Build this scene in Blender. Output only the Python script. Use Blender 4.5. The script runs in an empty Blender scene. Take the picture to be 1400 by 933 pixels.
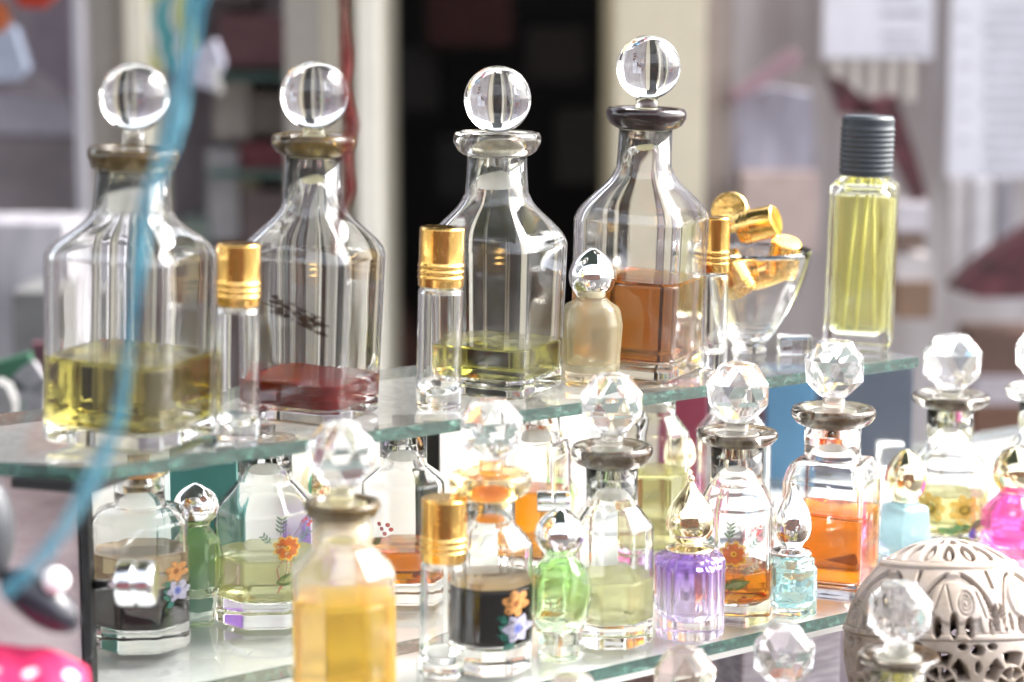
import bpy, bmesh, math, random
import numpy as np
from mathutils import Vector, Matrix
random.seed(7)
R = math.radians
SC = bpy.context.scene
COL = SC.collection
PI = math.pi

# ------------------------------------------------------------------ camera
F = 3000.0                       # focal length in photo pixels (1400 wide)
CX, CY = 700.0, 466.5
PHI = math.atan(466.0 / F)
CZ = 0.188
c_, s_ = math.cos(PHI), math.sin(PHI)
UP, LOW, THIRD = 0.0, -0.108, -0.215     # heights of the three shelf levels

def on(px, py, z):
    X = (px - CX) / F; v = (py - CY) / F
    d = Vector((X, c_ - v * s_, -s_ - v * c_))
    t = (z - CZ) / d.z
    return Vector((0, 0, CZ)) + d * t
def at(px, py, D):
    X = (px - CX) / F; v = (py - CY) / F
    return Vector((X, c_ - v * s_, -s_ - v * c_)) * D + Vector((0, 0, CZ))
def zat(py, Y):
    v = (py - CY) / F
    return CZ + Y * (s_ + v * c_) / (v * s_ - c_)
def scale(Y, z):                 # metres per photo pixel there
    return (Y * c_ - (z - CZ) * s_) / F
def xat(px, Y, z):
    return (px - CX) * scale(Y, z)

cam_d = bpy.data.cameras.new("Camera")
cam = bpy.data.objects.new("Camera", cam_d); COL.objects.link(cam)
cam.location = (0, 0, CZ); cam.rotation_euler = (PI / 2 - PHI, 0, 0)
cam_d.sensor_width = 36; cam_d.lens = 36 * F / 1400
cam_d.clip_start = 0.01; cam_d.clip_end = 500
cam_d.dof.use_dof = True; cam_d.dof.focus_distance = 1.07
cam_d.dof.aperture_fstop = 4.9
SC.camera = cam

# ------------------------------------------------------------------ colours / materials
def lin(h):
    h = h.lstrip('#')
    o = []
    for i in (0, 2, 4):
        c = int(h[i:i + 2], 16) / 255
        o.append(c / 12.92 if c <= 0.04045 else ((c + 0.055) / 1.055) ** 2.4)
    return (o[0], o[1], o[2], 1)
def col(c):
    return lin(c) if isinstance(c, str) else (c[0], c[1], c[2], 1)

class NT:
    def __init__(s, name):
        s.m = bpy.data.materials.new(name); s.m.use_nodes = True
        s.t = s.m.node_tree; s.t.nodes.clear()
        s.out = s.n('ShaderNodeOutputMaterial')
    def n(s, typ, **kw):
        nd = s.t.nodes.new(typ)
        for k, v in kw.items():
            if k in nd.inputs: nd.inputs[k].default_value = v
            else: setattr(nd, k, v)
        return nd
    def l(s, a, b): s.t.links.new(a, b)
    def coord(s, sc=(1, 1, 1)):
        tc = s.n('ShaderNodeTexCoord'); mp = s.n('ShaderNodeMapping')
        mp.inputs['Scale'].default_value = sc
        s.l(tc.outputs['Object'], mp.inputs[0]); return mp.outputs[0]
    def noise(s, scale, sc=(1, 1, 1), detail=3, rough=.55):
        nz = s.n('ShaderNodeTexNoise'); nz.inputs['Scale'].default_value = scale
        nz.inputs['Detail'].default_value = detail; nz.inputs['Roughness'].default_value = rough
        s.l(s.coord(sc), nz.inputs['Vector']); return nz.outputs['Fac']
    def ramp(s, fac, stops):
        r = s.n('ShaderNodeValToRGB'); cr = r.color_ramp
        while len(cr.elements) < len(stops): cr.elements.new(.5)
        for e, (p, c) in zip(cr.elements, stops):
            e.position = p; e.color = col(c) if not isinstance(c, (int, float)) else (c, c, c, 1)
        s.l(fac, r.inputs[0]); return r.outputs[0]
    def bump(s, h, strength, dist=.001):
        b = s.n('ShaderNodeBump'); b.inputs['Strength'].default_value = strength
        b.inputs['Distance'].default_value = dist; s.l(h, b.inputs['Height']); return b.outputs[0]
    def mix(s, fac, a, b):
        m = s.n('ShaderNodeMixShader')
        if isinstance(fac, (int, float)): m.inputs[0].default_value = fac
        else: s.l(fac, m.inputs[0])
        s.l(a, m.inputs[1]); s.l(b, m.inputs[2]); return m.outputs[0]
    def done(s, surf): s.l(surf, s.out.inputs['Surface']); return s.m

def solid(name, c, rough=.6, metal=0., spec=.5, var=.12, vs=40, bump=0., bs=200, sheen=0, coat=0):
    t = NT(name); p = t.n('ShaderNodeBsdfPrincipled')
    c = col(c)
    p.inputs['Roughness'].default_value = rough; p.inputs['Metallic'].default_value = metal
    p.inputs['Specular IOR Level'].default_value = spec
    p.inputs['Coat Weight'].default_value = coat
    if var:
        d = tuple(min(1, x * (1 - var)) for x in c[:3]); e = tuple(min(1, x * (1 + var)) for x in c[:3])
        t.l(t.ramp(t.noise(vs, detail=5), [(.3, d), (.7, e)]), p.inputs['Base Color'])
    else: p.inputs['Base Color'].default_value = c
    if bump: t.l(t.bump(t.noise(bs, detail=4), bump), p.inputs['Normal'])
    return t.done(p.outputs[0])

def glass(name, tint=(.985, .99, .985), rough=0., ior=1.48, dust=.005, wav=.25, ws=45, grad=None, milk=0., milkcol=(.9, .85, .75), zs=.35):
    """clear pressed glass: waviness, faint smudges; grad = [(z, colour)...] tints it by height"""
    t = NT(name); p = t.n('ShaderNodeBsdfPrincipled')
    p.inputs['Transmission Weight'].default_value = 1; p.inputs['IOR'].default_value = ior
    p.inputs['Roughness'].default_value = rough
    if grad:
        tc = t.n('ShaderNodeTexCoord'); sp = t.n('ShaderNodeSeparateXYZ'); t.l(tc.outputs['Object'], sp.inputs[0])
        z0, z1 = grad[0][0], grad[-1][0]
        mr = t.n('ShaderNodeMapRange'); mr.inputs[1].default_value = z0; mr.inputs[2].default_value = z1
        t.l(sp.outputs['Z'], mr.inputs[0])
        t.l(t.ramp(mr.outputs[0], [((z - z0) / (z1 - z0), c) for z, c in grad]), p.inputs['Base Color'])
    else: p.inputs['Base Color'].default_value = col(tint)
    if wav: t.l(t.bump(t.noise(ws, (1, 1, zs), detail=1.5), wav, .002), p.inputs['Normal'])
    out = p.outputs[0]
    if dust:
        d = t.n('ShaderNodeBsdfDiffuse'); d.inputs[0].default_value = (.8, .79, .76, 1)
        f = t.ramp(t.noise(38, (1, 1, .6), detail=7, rough=.7), [(.38, dust * .1), (.55, dust), (.72, dust * 3.4)])
        out = t.mix(f, out, d.outputs[0])
    if milk:
        d = t.n('ShaderNodeBsdfDiffuse'); d.inputs[0].default_value = col(milkcol)
        q = t.n('ShaderNodeBsdfTranslucent'); q.inputs[0].default_value = col(milkcol)
        out = t.mix(milk, out, t.mix(.6, d.outputs[0], q.outputs[0]))
    return t.done(out)

def liquid(name, trans, L=.045, milk=.12, milkcol=None, ior=1.36):
    """absorbing liquid: trans = colour left after L metres"""
    t = NT(name)
    g = t.n('ShaderNodeBsdfGlass'); g.inputs['IOR'].default_value = ior; g.inputs['Roughness'].default_value = 0
    g.inputs['Color'].default_value = (1, 1, 1, 1)
    out = g.outputs[0]
    if milk:
        mc = col(milkcol or trans)
        d = t.n('ShaderNodeBsdfDiffuse'); d.inputs[0].default_value = mc
        q = t.n('ShaderNodeBsdfTranslucent'); q.inputs[0].default_value = mc
        out = t.mix(milk, out, t.mix(.6, d.outputs[0], q.outputs[0]))
    tr = col(trans)[:3]
    k = [-math.log(max(x, .004)) / L for x in tr]; dens = max(k)
    v = t.n('ShaderNodeVolumeAbsorption'); v.inputs['Density'].default_value = dens
    v.inputs['Color'].default_value = tuple(1 - x / dens for x in k) + (1,)
    t.l(v.outputs[0], t.out.inputs['Volume'])
    return t.done(out)

def pane_mat(name, tint=(.975, .985, .98), dust=.12, dustcol=(.45, .43, .41), refl=1.5):
    t = NT(name)
    tr = t.n('ShaderNodeBsdfTransparent'); tr.inputs[0].default_value = col(tint)
    gl = t.n('ShaderNodeBsdfGlossy'); gl.inputs['Roughness'].default_value = .02
    fr = t.n('ShaderNodeFresnel'); fr.inputs[0].default_value = 1.52
    ge = t.n('ShaderNodeNewGeometry'); mm = t.n('ShaderNodeMath', operation='SUBTRACT'); mm.use_clamp = True
    t.l(fr.outputs[0], mm.inputs[0]); t.l(ge.outputs['Backfacing'], mm.inputs[1])
    m2 = t.n('ShaderNodeMath', operation='MULTIPLY'); m2.inputs[1].default_value = refl; m2.use_clamp = True; t.l(mm.outputs[0], m2.inputs[0])
    o = t.mix(m2.outputs[0], tr.outputs[0], gl.outputs[0])
    d = t.n('ShaderNodeBsdfDiffuse'); d.inputs[0].default_value = col(dustcol)
    f = t.ramp(t.noise(150, detail=8, rough=.75), [(.35, dust * .6), (.7, dust * 1.5)])
    return t.done(t.mix(f, o, d.outputs[0]))

def edge_mat():
    t = NT('shelf_edge_green'); p = t.n('ShaderNodeBsdfPrincipled')
    p.inputs['Roughness'].default_value = .12; p.inputs['Transmission Weight'].default_value = .35
    p.inputs['Subsurface Weight'].default_value = 0
    f = t.noise(120, (1.3, 1.3, 2.2), detail=8, rough=.75)
    t.l(t.ramp(f, [(.3, '#081815'), (.5, '#1c423a'), (.62, '#3c6f62'), (.76, '#9fc4b8')]), p.inputs['Base Color'])  # pale end of the ramp paints fine glints into the edge
    t.l(t.bump(f, .7, .002), p.inputs['Normal'])
    return t.done(p.outputs[0])

M = {}
M['glass'] = glass('clear_glass')
M['glass_wavy'] = glass('wavy_clear_glass', wav=.2, ws=26, zs=.8, dust=.018)
M['glass_hazy'] = glass('hazy_glass', wav=.15, ws=26, zs=.8, dust=.012)
M['crystal'] = glass('crystal', tint=(.985, .985, .98), dust=.015, wav=0, ior=1.5, milk=.1, milkcol=(.62, .62, .62))
M['crystal_warm'] = glass('crystal_warm', tint=(1, .95, .86), dust=.015, wav=0, ior=1.52, milk=.1, milkcol=(.66, .6, .5))
M['ball_smooth'] = glass('ball_glass', dust=.02, wav=.06, ws=60, zs=.15, ior=1.5)
M['plug'] = glass('ground_stopper_glass', tint=(.97, .97, .93), rough=.22, dust=.06, wav=0, milk=.36, milkcol=(.74, .73, .66))
M['plug_yellow'] = glass('ground_stopper_yellowed', tint=(.97, .96, .8), rough=.28, dust=.08, wav=0, milk=.6, milkcol=(.84, .82, .55))
M['plug_amber'] = glass('ground_stopper_amber', tint=(1, .72, .25), rough=.15, dust=.02, wav=0, milk=.55, milkcol=(.95, .42, .04))
def collar(name, tint, stain, amt):
    t = NT(name); p = t.n('ShaderNodeBsdfPrincipled')
    p.inputs['Transmission Weight'].default_value = 1; p.inputs['IOR'].default_value = 1.48; p.inputs['Roughness'].default_value = .03
    p.inputs['Base Color'].default_value = col(tint)
    q = t.n('ShaderNodeBsdfPrincipled'); q.inputs['Roughness'].default_value = .15
    t.l(t.ramp(t.noise(220, detail=6), [(.3, tuple(x * .4 for x in col(stain)[:3])), (.7, stain)]), q.inputs['Base Color'])
    f = t.ramp(t.noise(90, detail=5), [(.5 - amt * .35, 0.), (.8 - amt * .45, min(1., amt * 1.15))])
    return t.done(t.mix(f, p.outputs[0], q.outputs[0]))
M['collar_clear'] = collar('collar_smoky', (.82, .80, .72), '#4a4034', .34)
M['collar_brown'] = collar('collar_stained_brown', (.93, .9, .82), '#4a3620', .58)
M['collar_purple'] = collar('collar_dark_stained', (.5, .4, .4), '#3a2c2c', .8)
M['collar_olive'] = collar('collar_olive', (.84, .76, .5), '#5a451c', .66)
M['collar_amber'] = glass('collar_amber', tint=(.98, .72, .3), dust=.06, wav=.3)
M['collar_cream'] = solid('collar_clouded', '#b9ad98', .3, var=.3, vs=120)
M['frost'] = glass('frosted_glass', tint=(1, .97, .9), rough=.13, dust=0, wav=0, milk=.05, milkcol=(.88, .8, .62))
M['frost_pearl'] = glass('pearl_beige_glass', tint=(.95, .9, .72), rough=.08, dust=0, wav=.25, milk=.3, milkcol=(.72, .66, .48))
M['chrome'] = solid('chrome', (.93, .93, .94), .035, 1, var=.02, bump=.02, bs=60)
M['chrome_gold'] = solid('pale_gold_chrome', (.93, .83, .58), .05, 1, var=.03, bump=.03, bs=60)
M['silver_cap'] = solid('silver_cap', (.82, .83, .86), .16, 1, var=.05)
def gold_mat():
    t = NT('gold_cap'); p = t.n('ShaderNodeBsdfPrincipled')
    p.inputs['Metallic'].default_value = 1; p.inputs['Roughness'].default_value = .17
    t.l(t.ramp(t.noise(70, (1, 1, .15), detail=4), [(.3, (.78, .42, .09)), (.7, (.95, .66, .26))]), p.inputs['Base Color'])
    t.l(t.bump(t.noise(110, (1, 1, .25), detail=3), .3, .001), p.inputs['Normal'])
    t.l(t.ramp(t.noise(160, (1, 1, .5), detail=8, rough=.75), [(.35, .1), (.55, .2), (.72, .46)]), p.inputs['Roughness'])
    return t.done(p.outputs[0])
M['gold'] = gold_mat()
M['grey_cap'] = solid('slate_plastic', '#31373d', .42, var=.08)
M['edge'] = edge_mat()
M['pane_top'] = pane_mat('upper_pane', tint=(.95, .96, .955), dust=.24, dustcol=(.15, .145, .14))
M['pane_low'] = pane_mat('lower_pane', dust=.04)
M['liner'] = solid('white_liner', (.9, .9, .89), .3, var=.04)
M['black'] = solid('black_metal', (.012, .012, .013), .4, var=.2)
# liquids
M['l_olive'] = liquid('liquid_olive', (.52, .46, .13), milk=.05, milkcol=(.4, .36, .1))
M['l_green'] = liquid('liquid_yellow_green', (.40, .38, .08), milk=.04, milkcol=(.3, .29, .06))
M['l_red'] = liquid('liquid_red', (.4, .02, .006), L=.025, milk=.55, milkcol=(.36, .003, .001))
M['l_amber'] = liquid('liquid_amber', (.64, .28, .003), L=.04, milk=.06, milkcol=(.5, .14, .002))
M['l_orange'] = liquid('liquid_orange', (.84, .26, .004), L=.035, milk=.13, milkcol=(.7, .16, .001))
M['l_pale'] = liquid('liquid_pale_yellow', (.985, .985, .56), milk=.32, milkcol=(1, 1, .58))
M['l_palegreen'] = liquid('liquid_pale_green', (.97, .94, .42), milk=.26, milkcol=(1, .95, .4))
M['l_black'] = liquid('liquid_black', (.02, .003, .002), L=.012, milk=.0, milkcol=(.02, .008, .006))
M['l_gold'] = liquid('liquid_golden', (1, .74, .07), milk=.22, milkcol=(1, .62, .03))
M['l_lime'] = liquid('liquid_lime', (.90, .89, .32), milk=.16, milkcol=(.88, .86, .3))
M['l_foam'] = liquid('tan_froth', (.80, .60, .34), L=.04, milk=.3, milkcol=(.75, .58, .34))

# ------------------------------------------------------------------ object helpers
def tag(o, label, cat, group=None, kind=None):
    o['label'] = label; o['category'] = cat
    if group: o['group'] = group
    if kind: o['kind'] = kind
    return o
def empty(name, loc, label, cat, group=None, yaw=0):
    o = bpy.data.objects.new(name, None); COL.objects.link(o); o.empty_display_size = .02
    o.location = loc; o.rotation_euler = (0, 0, yaw)
    return tag(o, label, cat, group)
def link(name, me, mat, parent=None, smooth=True):
    o = bpy.data.objects.new(name, me); COL.objects.link(o)
    mats = mat if isinstance(mat, (list, tuple)) else [mat]
    for m in mats: me.materials.append(m)
    if smooth: me.shade_smooth()
    if parent: o.parent = parent
    return o
def from_bm(name, bm, mat, parent=None, smooth=True, recalc=True):
    if recalc: bmesh.ops.recalc_face_normals(bm, faces=bm.faces)
    me = bpy.data.meshes.new(name); bm.to_mesh(me); bm.free()
    return link(name, me, mat, parent, smooth)

def shape_fn(n=0, ch=1., p=22, ang0=0.):
    """polar radius of a rounded n-gon (n=0 circle); every other side at distance ch"""
    if n == 0: return lambda a: 1.0
    def f(a):
        t = 0.
        for k in range(n):
            d = 1. if k % 2 == 0 else ch
            cc = math.cos(a - ang0 - 2 * PI * k / n) / d
            if cc > 0: t += cc ** p
        return t ** (-1. / p)
    return f
ROUND = shape_fn(0)
def fillet(poly, seg=5):
    """poly: (r, z, fillet radius) -> dense (r, z) with rounded corners and support points"""
    out = []
    n = len(poly)
    for i, (r, z, f) in enumerate(poly):
        P = Vector((r, z))
        if f <= 0 or i in (0, n - 1): out.append((r, z)); continue
        A = Vector(poly[i - 1][:2]) - P; B = Vector(poly[i + 1][:2]) - P
        la, lb = A.length, B.length
        if la < 1e-9 or lb < 1e-9: out.append((r, z)); continue
        A.normalize(); B.normalize()
        ang = A.angle(B)
        if ang > PI - .05: out.append((r, z)); continue
        d = min(f / math.tan(ang / 2), la * .48, lb * .48)
        P0, P1 = P + A * d, P + B * d
        sup = min(d * .5, .3 * min(la, lb) - 0)
        q = P0 + A * min(sup, la * .02 + d * .15)
        out.append(tuple(q))
        for k in range(seg + 1):
            t = k / seg
            out.append(tuple(P0 * (1 - t) ** 2 + P * 2 * t * (1 - t) + P1 * t * t))
        q = P1 + B * min(sup, lb * .02 + d * .15)
        out.append(tuple(q))
    return out
def bez(a, b, c, n=10):
    return [((1 - t) ** 2 * a[0] + 2 * t * (1 - t) * b[0] + t * t * c[0],
             (1 - t) ** 2 * a[1] + 2 * t * (1 - t) * b[1] + t * t * c[1], 0) for t in [i / n for i in range(n + 1)]]
def loft_bm(pts, qf=None, sf=ROUND, seg=72, twist=None, bm=None, M_=None, sf2=None, n_out=0):
    """revolve (r,z) pts; qf(z) blends circle -> sf; r==0 ends become poles"""
    bm = bm or bmesh.new()
    rings = []
    sh = [sf(2 * PI * k / seg) for k in range(seg)]
    sh2 = [sf2(2 * PI * k / seg) for k in range(seg)] if sf2 else sh
    for pi, (r, z) in enumerate(pts):
        ss = sh if pi < n_out or not sf2 else sh2
        if r < 1e-7: rings.append([bm.verts.new((0, 0, z))]); continue
        q = qf(z) if qf else 1.
        tw = twist(z) if twist else 0.
        ring = []
        for k in range(seg):
            a = 2 * PI * k / seg
            rr = r * ((1 - q) + q * ss[k])
            ring.append(bm.verts.new((rr * math.cos(a + tw), rr * math.sin(a + tw), z)))
        rings.append(ring)
    for A, B in zip(rings, rings[1:]):
        if len(A) == 1 and len(B) == 1: continue
        for k in range(seg):
            j = (k + 1) % seg
            if len(A) == 1: bm.faces.new((A[0], B[k], B[j]))
            elif len(B) == 1: bm.faces.new((A[k], B[0], A[j]))
            else: bm.faces.new((A[k], B[k], B[j], A[j]))
    if M_ is not None: bmesh.ops.transform(bm, matrix=M_, verts=bm.verts)
    return bm
def loft(name, pts, mat, parent, **kw):
    pts = [(p[0], p[1]) for p in pts]
    return from_bm(name, loft_bm(pts, **kw), mat, parent)
def ring_loft(name, pts, mat, parent, seg=72):
    """closed profile (torus like)"""
    bm = bmesh.new(); n = len(pts); rings = []
    for (r, z) in pts:
        rings.append([bm.verts.new((r * math.cos(2 * PI * k / seg), r * math.sin(2 * PI * k / seg), z)) for k in range(seg)])
    for i in range(n):
        A, B = rings[i], rings[(i + 1) % n]
        for k in range(seg):
            j = (k + 1) % seg
            bm.faces.new((A[k], B[k], B[j], A[j]))
    return from_bm(name, bm, mat, parent)
def interp(x, xs, ys):
    return float(np.interp(x, xs, ys))
def support(sf, yaw):
    return max(sf(2 * PI * k / 360) * math.cos(2 * PI * k / 360 + yaw) for k in range(360))
def box_bm(bm, x0, x1, y0, y1, z0, z1, bev=0):
    vs = [bm.verts.new(p) for p in ((x0, y0, z0), (x1, y0, z0), (x1, y1, z0), (x0, y1, z0), (x0, y0, z1), (x1, y0, z1), (x1, y1, z1), (x0, y1, z1))]
    fs = [bm.faces.new([vs[i] for i in f]) for f in ((0, 3, 2, 1), (4, 5, 6, 7), (0, 1, 5, 4), (1, 2, 6, 5), (2, 3, 7, 6), (3, 0, 4, 7))]
    if bev:
        es = {e for f in fs for e in f.edges}
        bmesh.ops.bevel(bm, geom=list(es), offset=bev, segments=2, affect='EDGES', profile=.6)
    return bm
def facet_ball(name, r, mat, parent, n=7, rot=0., lats=(57, 17, -24, -62)):
    pts = []
    for i, la in enumerate(lats):
        for k in range(n):
            a = 2 * PI * (k + .5 * (i % 2)) / n + rot
            pts.append((r * math.cos(R(la)) * math.cos(a), r * math.cos(R(la)) * math.sin(a), r * math.sin(R(la))))
    bm = bmesh.new(); vs = [bm.verts.new(p) for p in pts]
    bmesh.ops.convex_hull(bm, input=vs)
    bmesh.ops.dissolve_limit(bm, angle_limit=R(1), verts=bm.verts, edges=bm.edges)
    return from_bm(name, bm, mat, parent, smooth=False)

# ------------------------------------------------------------------ decals printed on bottles
def p_ell(cx, cy, a, b, rot=0, n=16):
    return [(cx + a * math.cos(t) * math.cos(rot) - b * math.sin(t) * math.sin(rot), cy + a * math.cos(t) * math.sin(rot) + b * math.sin(t) * math.cos(rot)) for t in [2 * PI * i / n for i in range(n)]]
def p_scal(cx, cy, r, n, amp, rot=0):
    return [(cx + (r * (1 - amp + amp * abs(math.cos(n * t / 2 + rot)))) * math.cos(t), cy + (r * (1 - amp + amp * abs(math.cos(n * t / 2 + rot)))) * math.sin(t)) for t in [2 * PI * i / 72 for i in range(72)]]
def p_leaf(x0, y0, x1, y1, w):
    dx, dy = x1 - x0, y1 - y0; L = math.hypot(dx, dy); nx, ny = -dy / L, dx / L
    a = [(x0 + dx * t + nx * w * math.sin(PI * t ** .8), y0 + dy * t + ny * w * math.sin(PI * t ** .8)) for t in [i / 8 for i in range(9)]]
    b = [(x0 + dx * t - nx * w * math.sin(PI * t ** .8), y0 + dy * t - ny * w * math.sin(PI * t ** .8)) for t in [i / 8 for i in range(7, 0, -1)]]
    return a + b
def p_line(pts, w):
    out = []
    for (x0, y0), (x1, y1) in zip(pts, pts[1:]):
        L = math.hypot(x1 - x0, y1 - y0) or 1; nx, ny = -(y1 - y0) / L * w / 2, (x1 - x0) / L * w / 2
        out.append([(x0 + nx, y0 + ny), (x1 + nx, y1 + ny), (x1 - nx, y1 - ny), (x0 - nx, y0 - ny)])
    return out
DECAL = {}
def dmat(c):
    if c not in DECAL:
        t = NT('print_' + c.strip('#')); p = t.n('ShaderNodeBsdfPrincipled'); p.inputs['Roughness'].default_value = .4
        cc = col(c)[:3]
        t.l(t.ramp(t.noise(420, detail=5, rough=.7), [(.3, tuple(x * .62 for x in cc)), (.7, tuple(min(1, x * 1.12) for x in cc))]), p.inputs['Base Color'])
        x = t.n('ShaderNodeBsdfTransparent')
        DECAL[c] = t.done(t.mix(t.ramp(t.noise(260, detail=6, rough=.8), [(.34, .95), (.5, .12)]), p.outputs[0], x.outputs[0]))
    return DECAL[c]
def decal(b, items, name='flower_decal'):
    """items: (colour, polygon in photo px); wrapped on the bottle's outer wall"""
    bm = bmesh.new(); mats = []
    for li, (c, poly) in enumerate(items):
        if c not in mats: mats.append(c)
        mi = mats.index(c)
        cx = sum(p[0] for p in poly) / len(poly); cy = sum(p[1] for p in poly) / len(poly)
        def put(px, py):
            z = zat(py, b['Y'] - b['hw'] * .85) - b['z0']
            z = min(max(z, .0005), b['top'])
            s = scale(b['Y'], b['z0'] + z)
            du = (px - b['x']) * s
            r = b['r'](z)
            d = math.asin(max(-.97, min(.97, du / max(r, 1e-5) * .97)))
            th = b['face'] + d - b['yaw']
            q = b['q'](z)
            rr = r * ((1 - q) + q * b['sf'](th)) + .00025 + .00004 * li
            return bm.verts.new((rr * math.cos(th), rr * math.sin(th), z))
        if len(poly) == 4:
            f = bm.faces.new([put(*p) for p in poly]); f.material_index = mi
        else:
            c0 = put(cx, cy); vs = [put(*p) for p in poly]
            mid = [put((p[0] + cx) / 2, (p[1] + cy) / 2) for p in poly]
            for i in range(len(vs)):
                j = (i + 1) % len(vs)
                f = bm.faces.new((mid[i], vs[i], vs[j], mid[j])); f.material_index = mi
                f = bm.faces.new((c0, mid[i], mid[j])); f.material_index = mi
    return from_bm(name, bm, [dmat(c) for c in mats], b['obj'], recalc=False)
def bouquet(x, y, k=1.):
    """orange scalloped flower with yellow rim, stems, leaf, sprigs, berries, centred on x,y"""
    P = lambda a, b: (x + a * k, y + b * k)
    it = []
    for seg in (([P(2, 16), P(0, 35), P(-6, 60), P(-14, 72)]), ([P(6, 16), P(8, 32), P(-2, 52), P(-12, 66)]), ([P(-2, 16), P(-14, 34), P(-10, 56)])):
        for q in p_line(seg, 1.8 * k): it.append(('#b56a5c', q))
    it.append(('#5c7338', p_leaf(*P(-16, 56), *P(26, 44), 9 * k))); it.append(('#9aa06b', p_leaf(*P(-12, 55), *P(22, 45), 4.5 * k)))
    for q in p_line([P(-14, 55.5), P(24, 44.5)], 1.5 * k): it.append(('#5c7338', q))
    def sprig(x0, y0, x1, y1, n, w, c):
        dx, dy = x1 - x0, y1 - y0; L = math.hypot(dx, dy)
        for q in p_line([P(x0, y0), P(x1, y1)], 1.3 * k): it.append((c, q))
        for i in range(n):
            t = (i + .6) / n; bx, by = x0 + dx * t, y0 + dy * t
            for sg in (-1, 1):
                ex = bx + dx / L * w * .7 + sg * (-dy / L) * w * .8; ey = by + dy / L * w * .7 + sg * (dx / L) * w * .8
                it.append((c, p_leaf(*P(bx, by), *P(ex, ey), 1.7 * k)))
    sprig(-8, -20, -6, -46, 4, 11, '#6f8a66'); sprig(8, 32, 34, 20, 5, 9, '#8d8a78')
    sprig(20, -8, 34, -20, 3, 8, '#5f7f6c'); sprig(-22, -8, -34, -20, 3, 8, '#7e9a84')
    for q in p_line([P(10, -18), P(24, -32), P(34, -38)], 1.2 * k): it.append(('#a8776a', q))
    for a, b in ((30, -40), (36, -34), (38, -42), (33, -30), (25, -38)): it.append(('#c8403a', p_ell(*P(a, b), 2.7 * k, 2.7 * k)))
    it.append(('#e0b040', p_scal(x, y, 21 * k, 9, .22))); it.append(('#d06a2c', p_scal(x, y, 17 * k, 9, .22)))
    it.append(('#f0c040', p_ell(x, y, 4.5 * k, 4.5 * k))); it.append(('#b8481a', p_ell(x, y, 2 * k, 2 * k)))
    return it
def white_flowers(x, y, k=1.):
    P = lambda a, b: (x + a * k, y + b * k)
    it = []
    for a in ((-8, 18, -34, 8), (-10, -14, -36, -22), (-6, 24, -26, 36), (-14, 2, -32, -6)):
        it.append(('#2f6b5c', p_leaf(*P(*a[:2]), *P(*a[2:]), 7 * k)))
    for i in range(6):
        t = i * PI / 3 + .3; it.append(('#c48a50', p_ell(*P(-2 + 13 * math.cos(t), -44 + 13 * math.sin(t)), 11 * k, 8 * k, t)))
    it.append(('#8a5426', p_ell(*P(-2, -44), 6 * k, 6 * k)))
    for i in range(6):
        t = i * PI / 3; it.append(('#a5a2b4', p_leaf(*P(4 * math.cos(t), 4 * math.sin(t)), *P(27 * math.cos(t), 27 * math.sin(t)), 9 * k)))
    it.append(('#6a74b4', p_ell(x, y, 7 * k, 9 * k))); it.append(('#46509a', p_ell(x, y, 3 * k, 4 * k)))
    return it
def sunflowers(x, y, k=1.):
    P = lambda a, b: (x + a * k, y + b * k)
    it = []
    for a in ((10, 26, -30, 34), (10, 28, 36, 20), (-40, 30, -12, 40)): it.append(('#4c8a4e', p_leaf(*P(*a[:2]), *P(*a[2:]), 6 * k)))
    for (ox, oy) in ((0, 0), (-52, -2)):
        for i in range(7):
            t = i * 2 * PI / 7; it.append(('#dcae4a', p_ell(*P(ox + 13 * math.cos(t), oy + 13 * math.sin(t)), 12 * k, 8 * k, t)))
        it.append(('#8f7a24', p_ell(*P(ox, oy), 8 * k, 8 * k))); it.append(('#d8b43a', p_ell(*P(ox, oy), 4 * k, 4 * k)))
    it.append(('#4a63b8', p_ell(*P(12, 38), 6 * k, 9 * k)))
    return it

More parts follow.
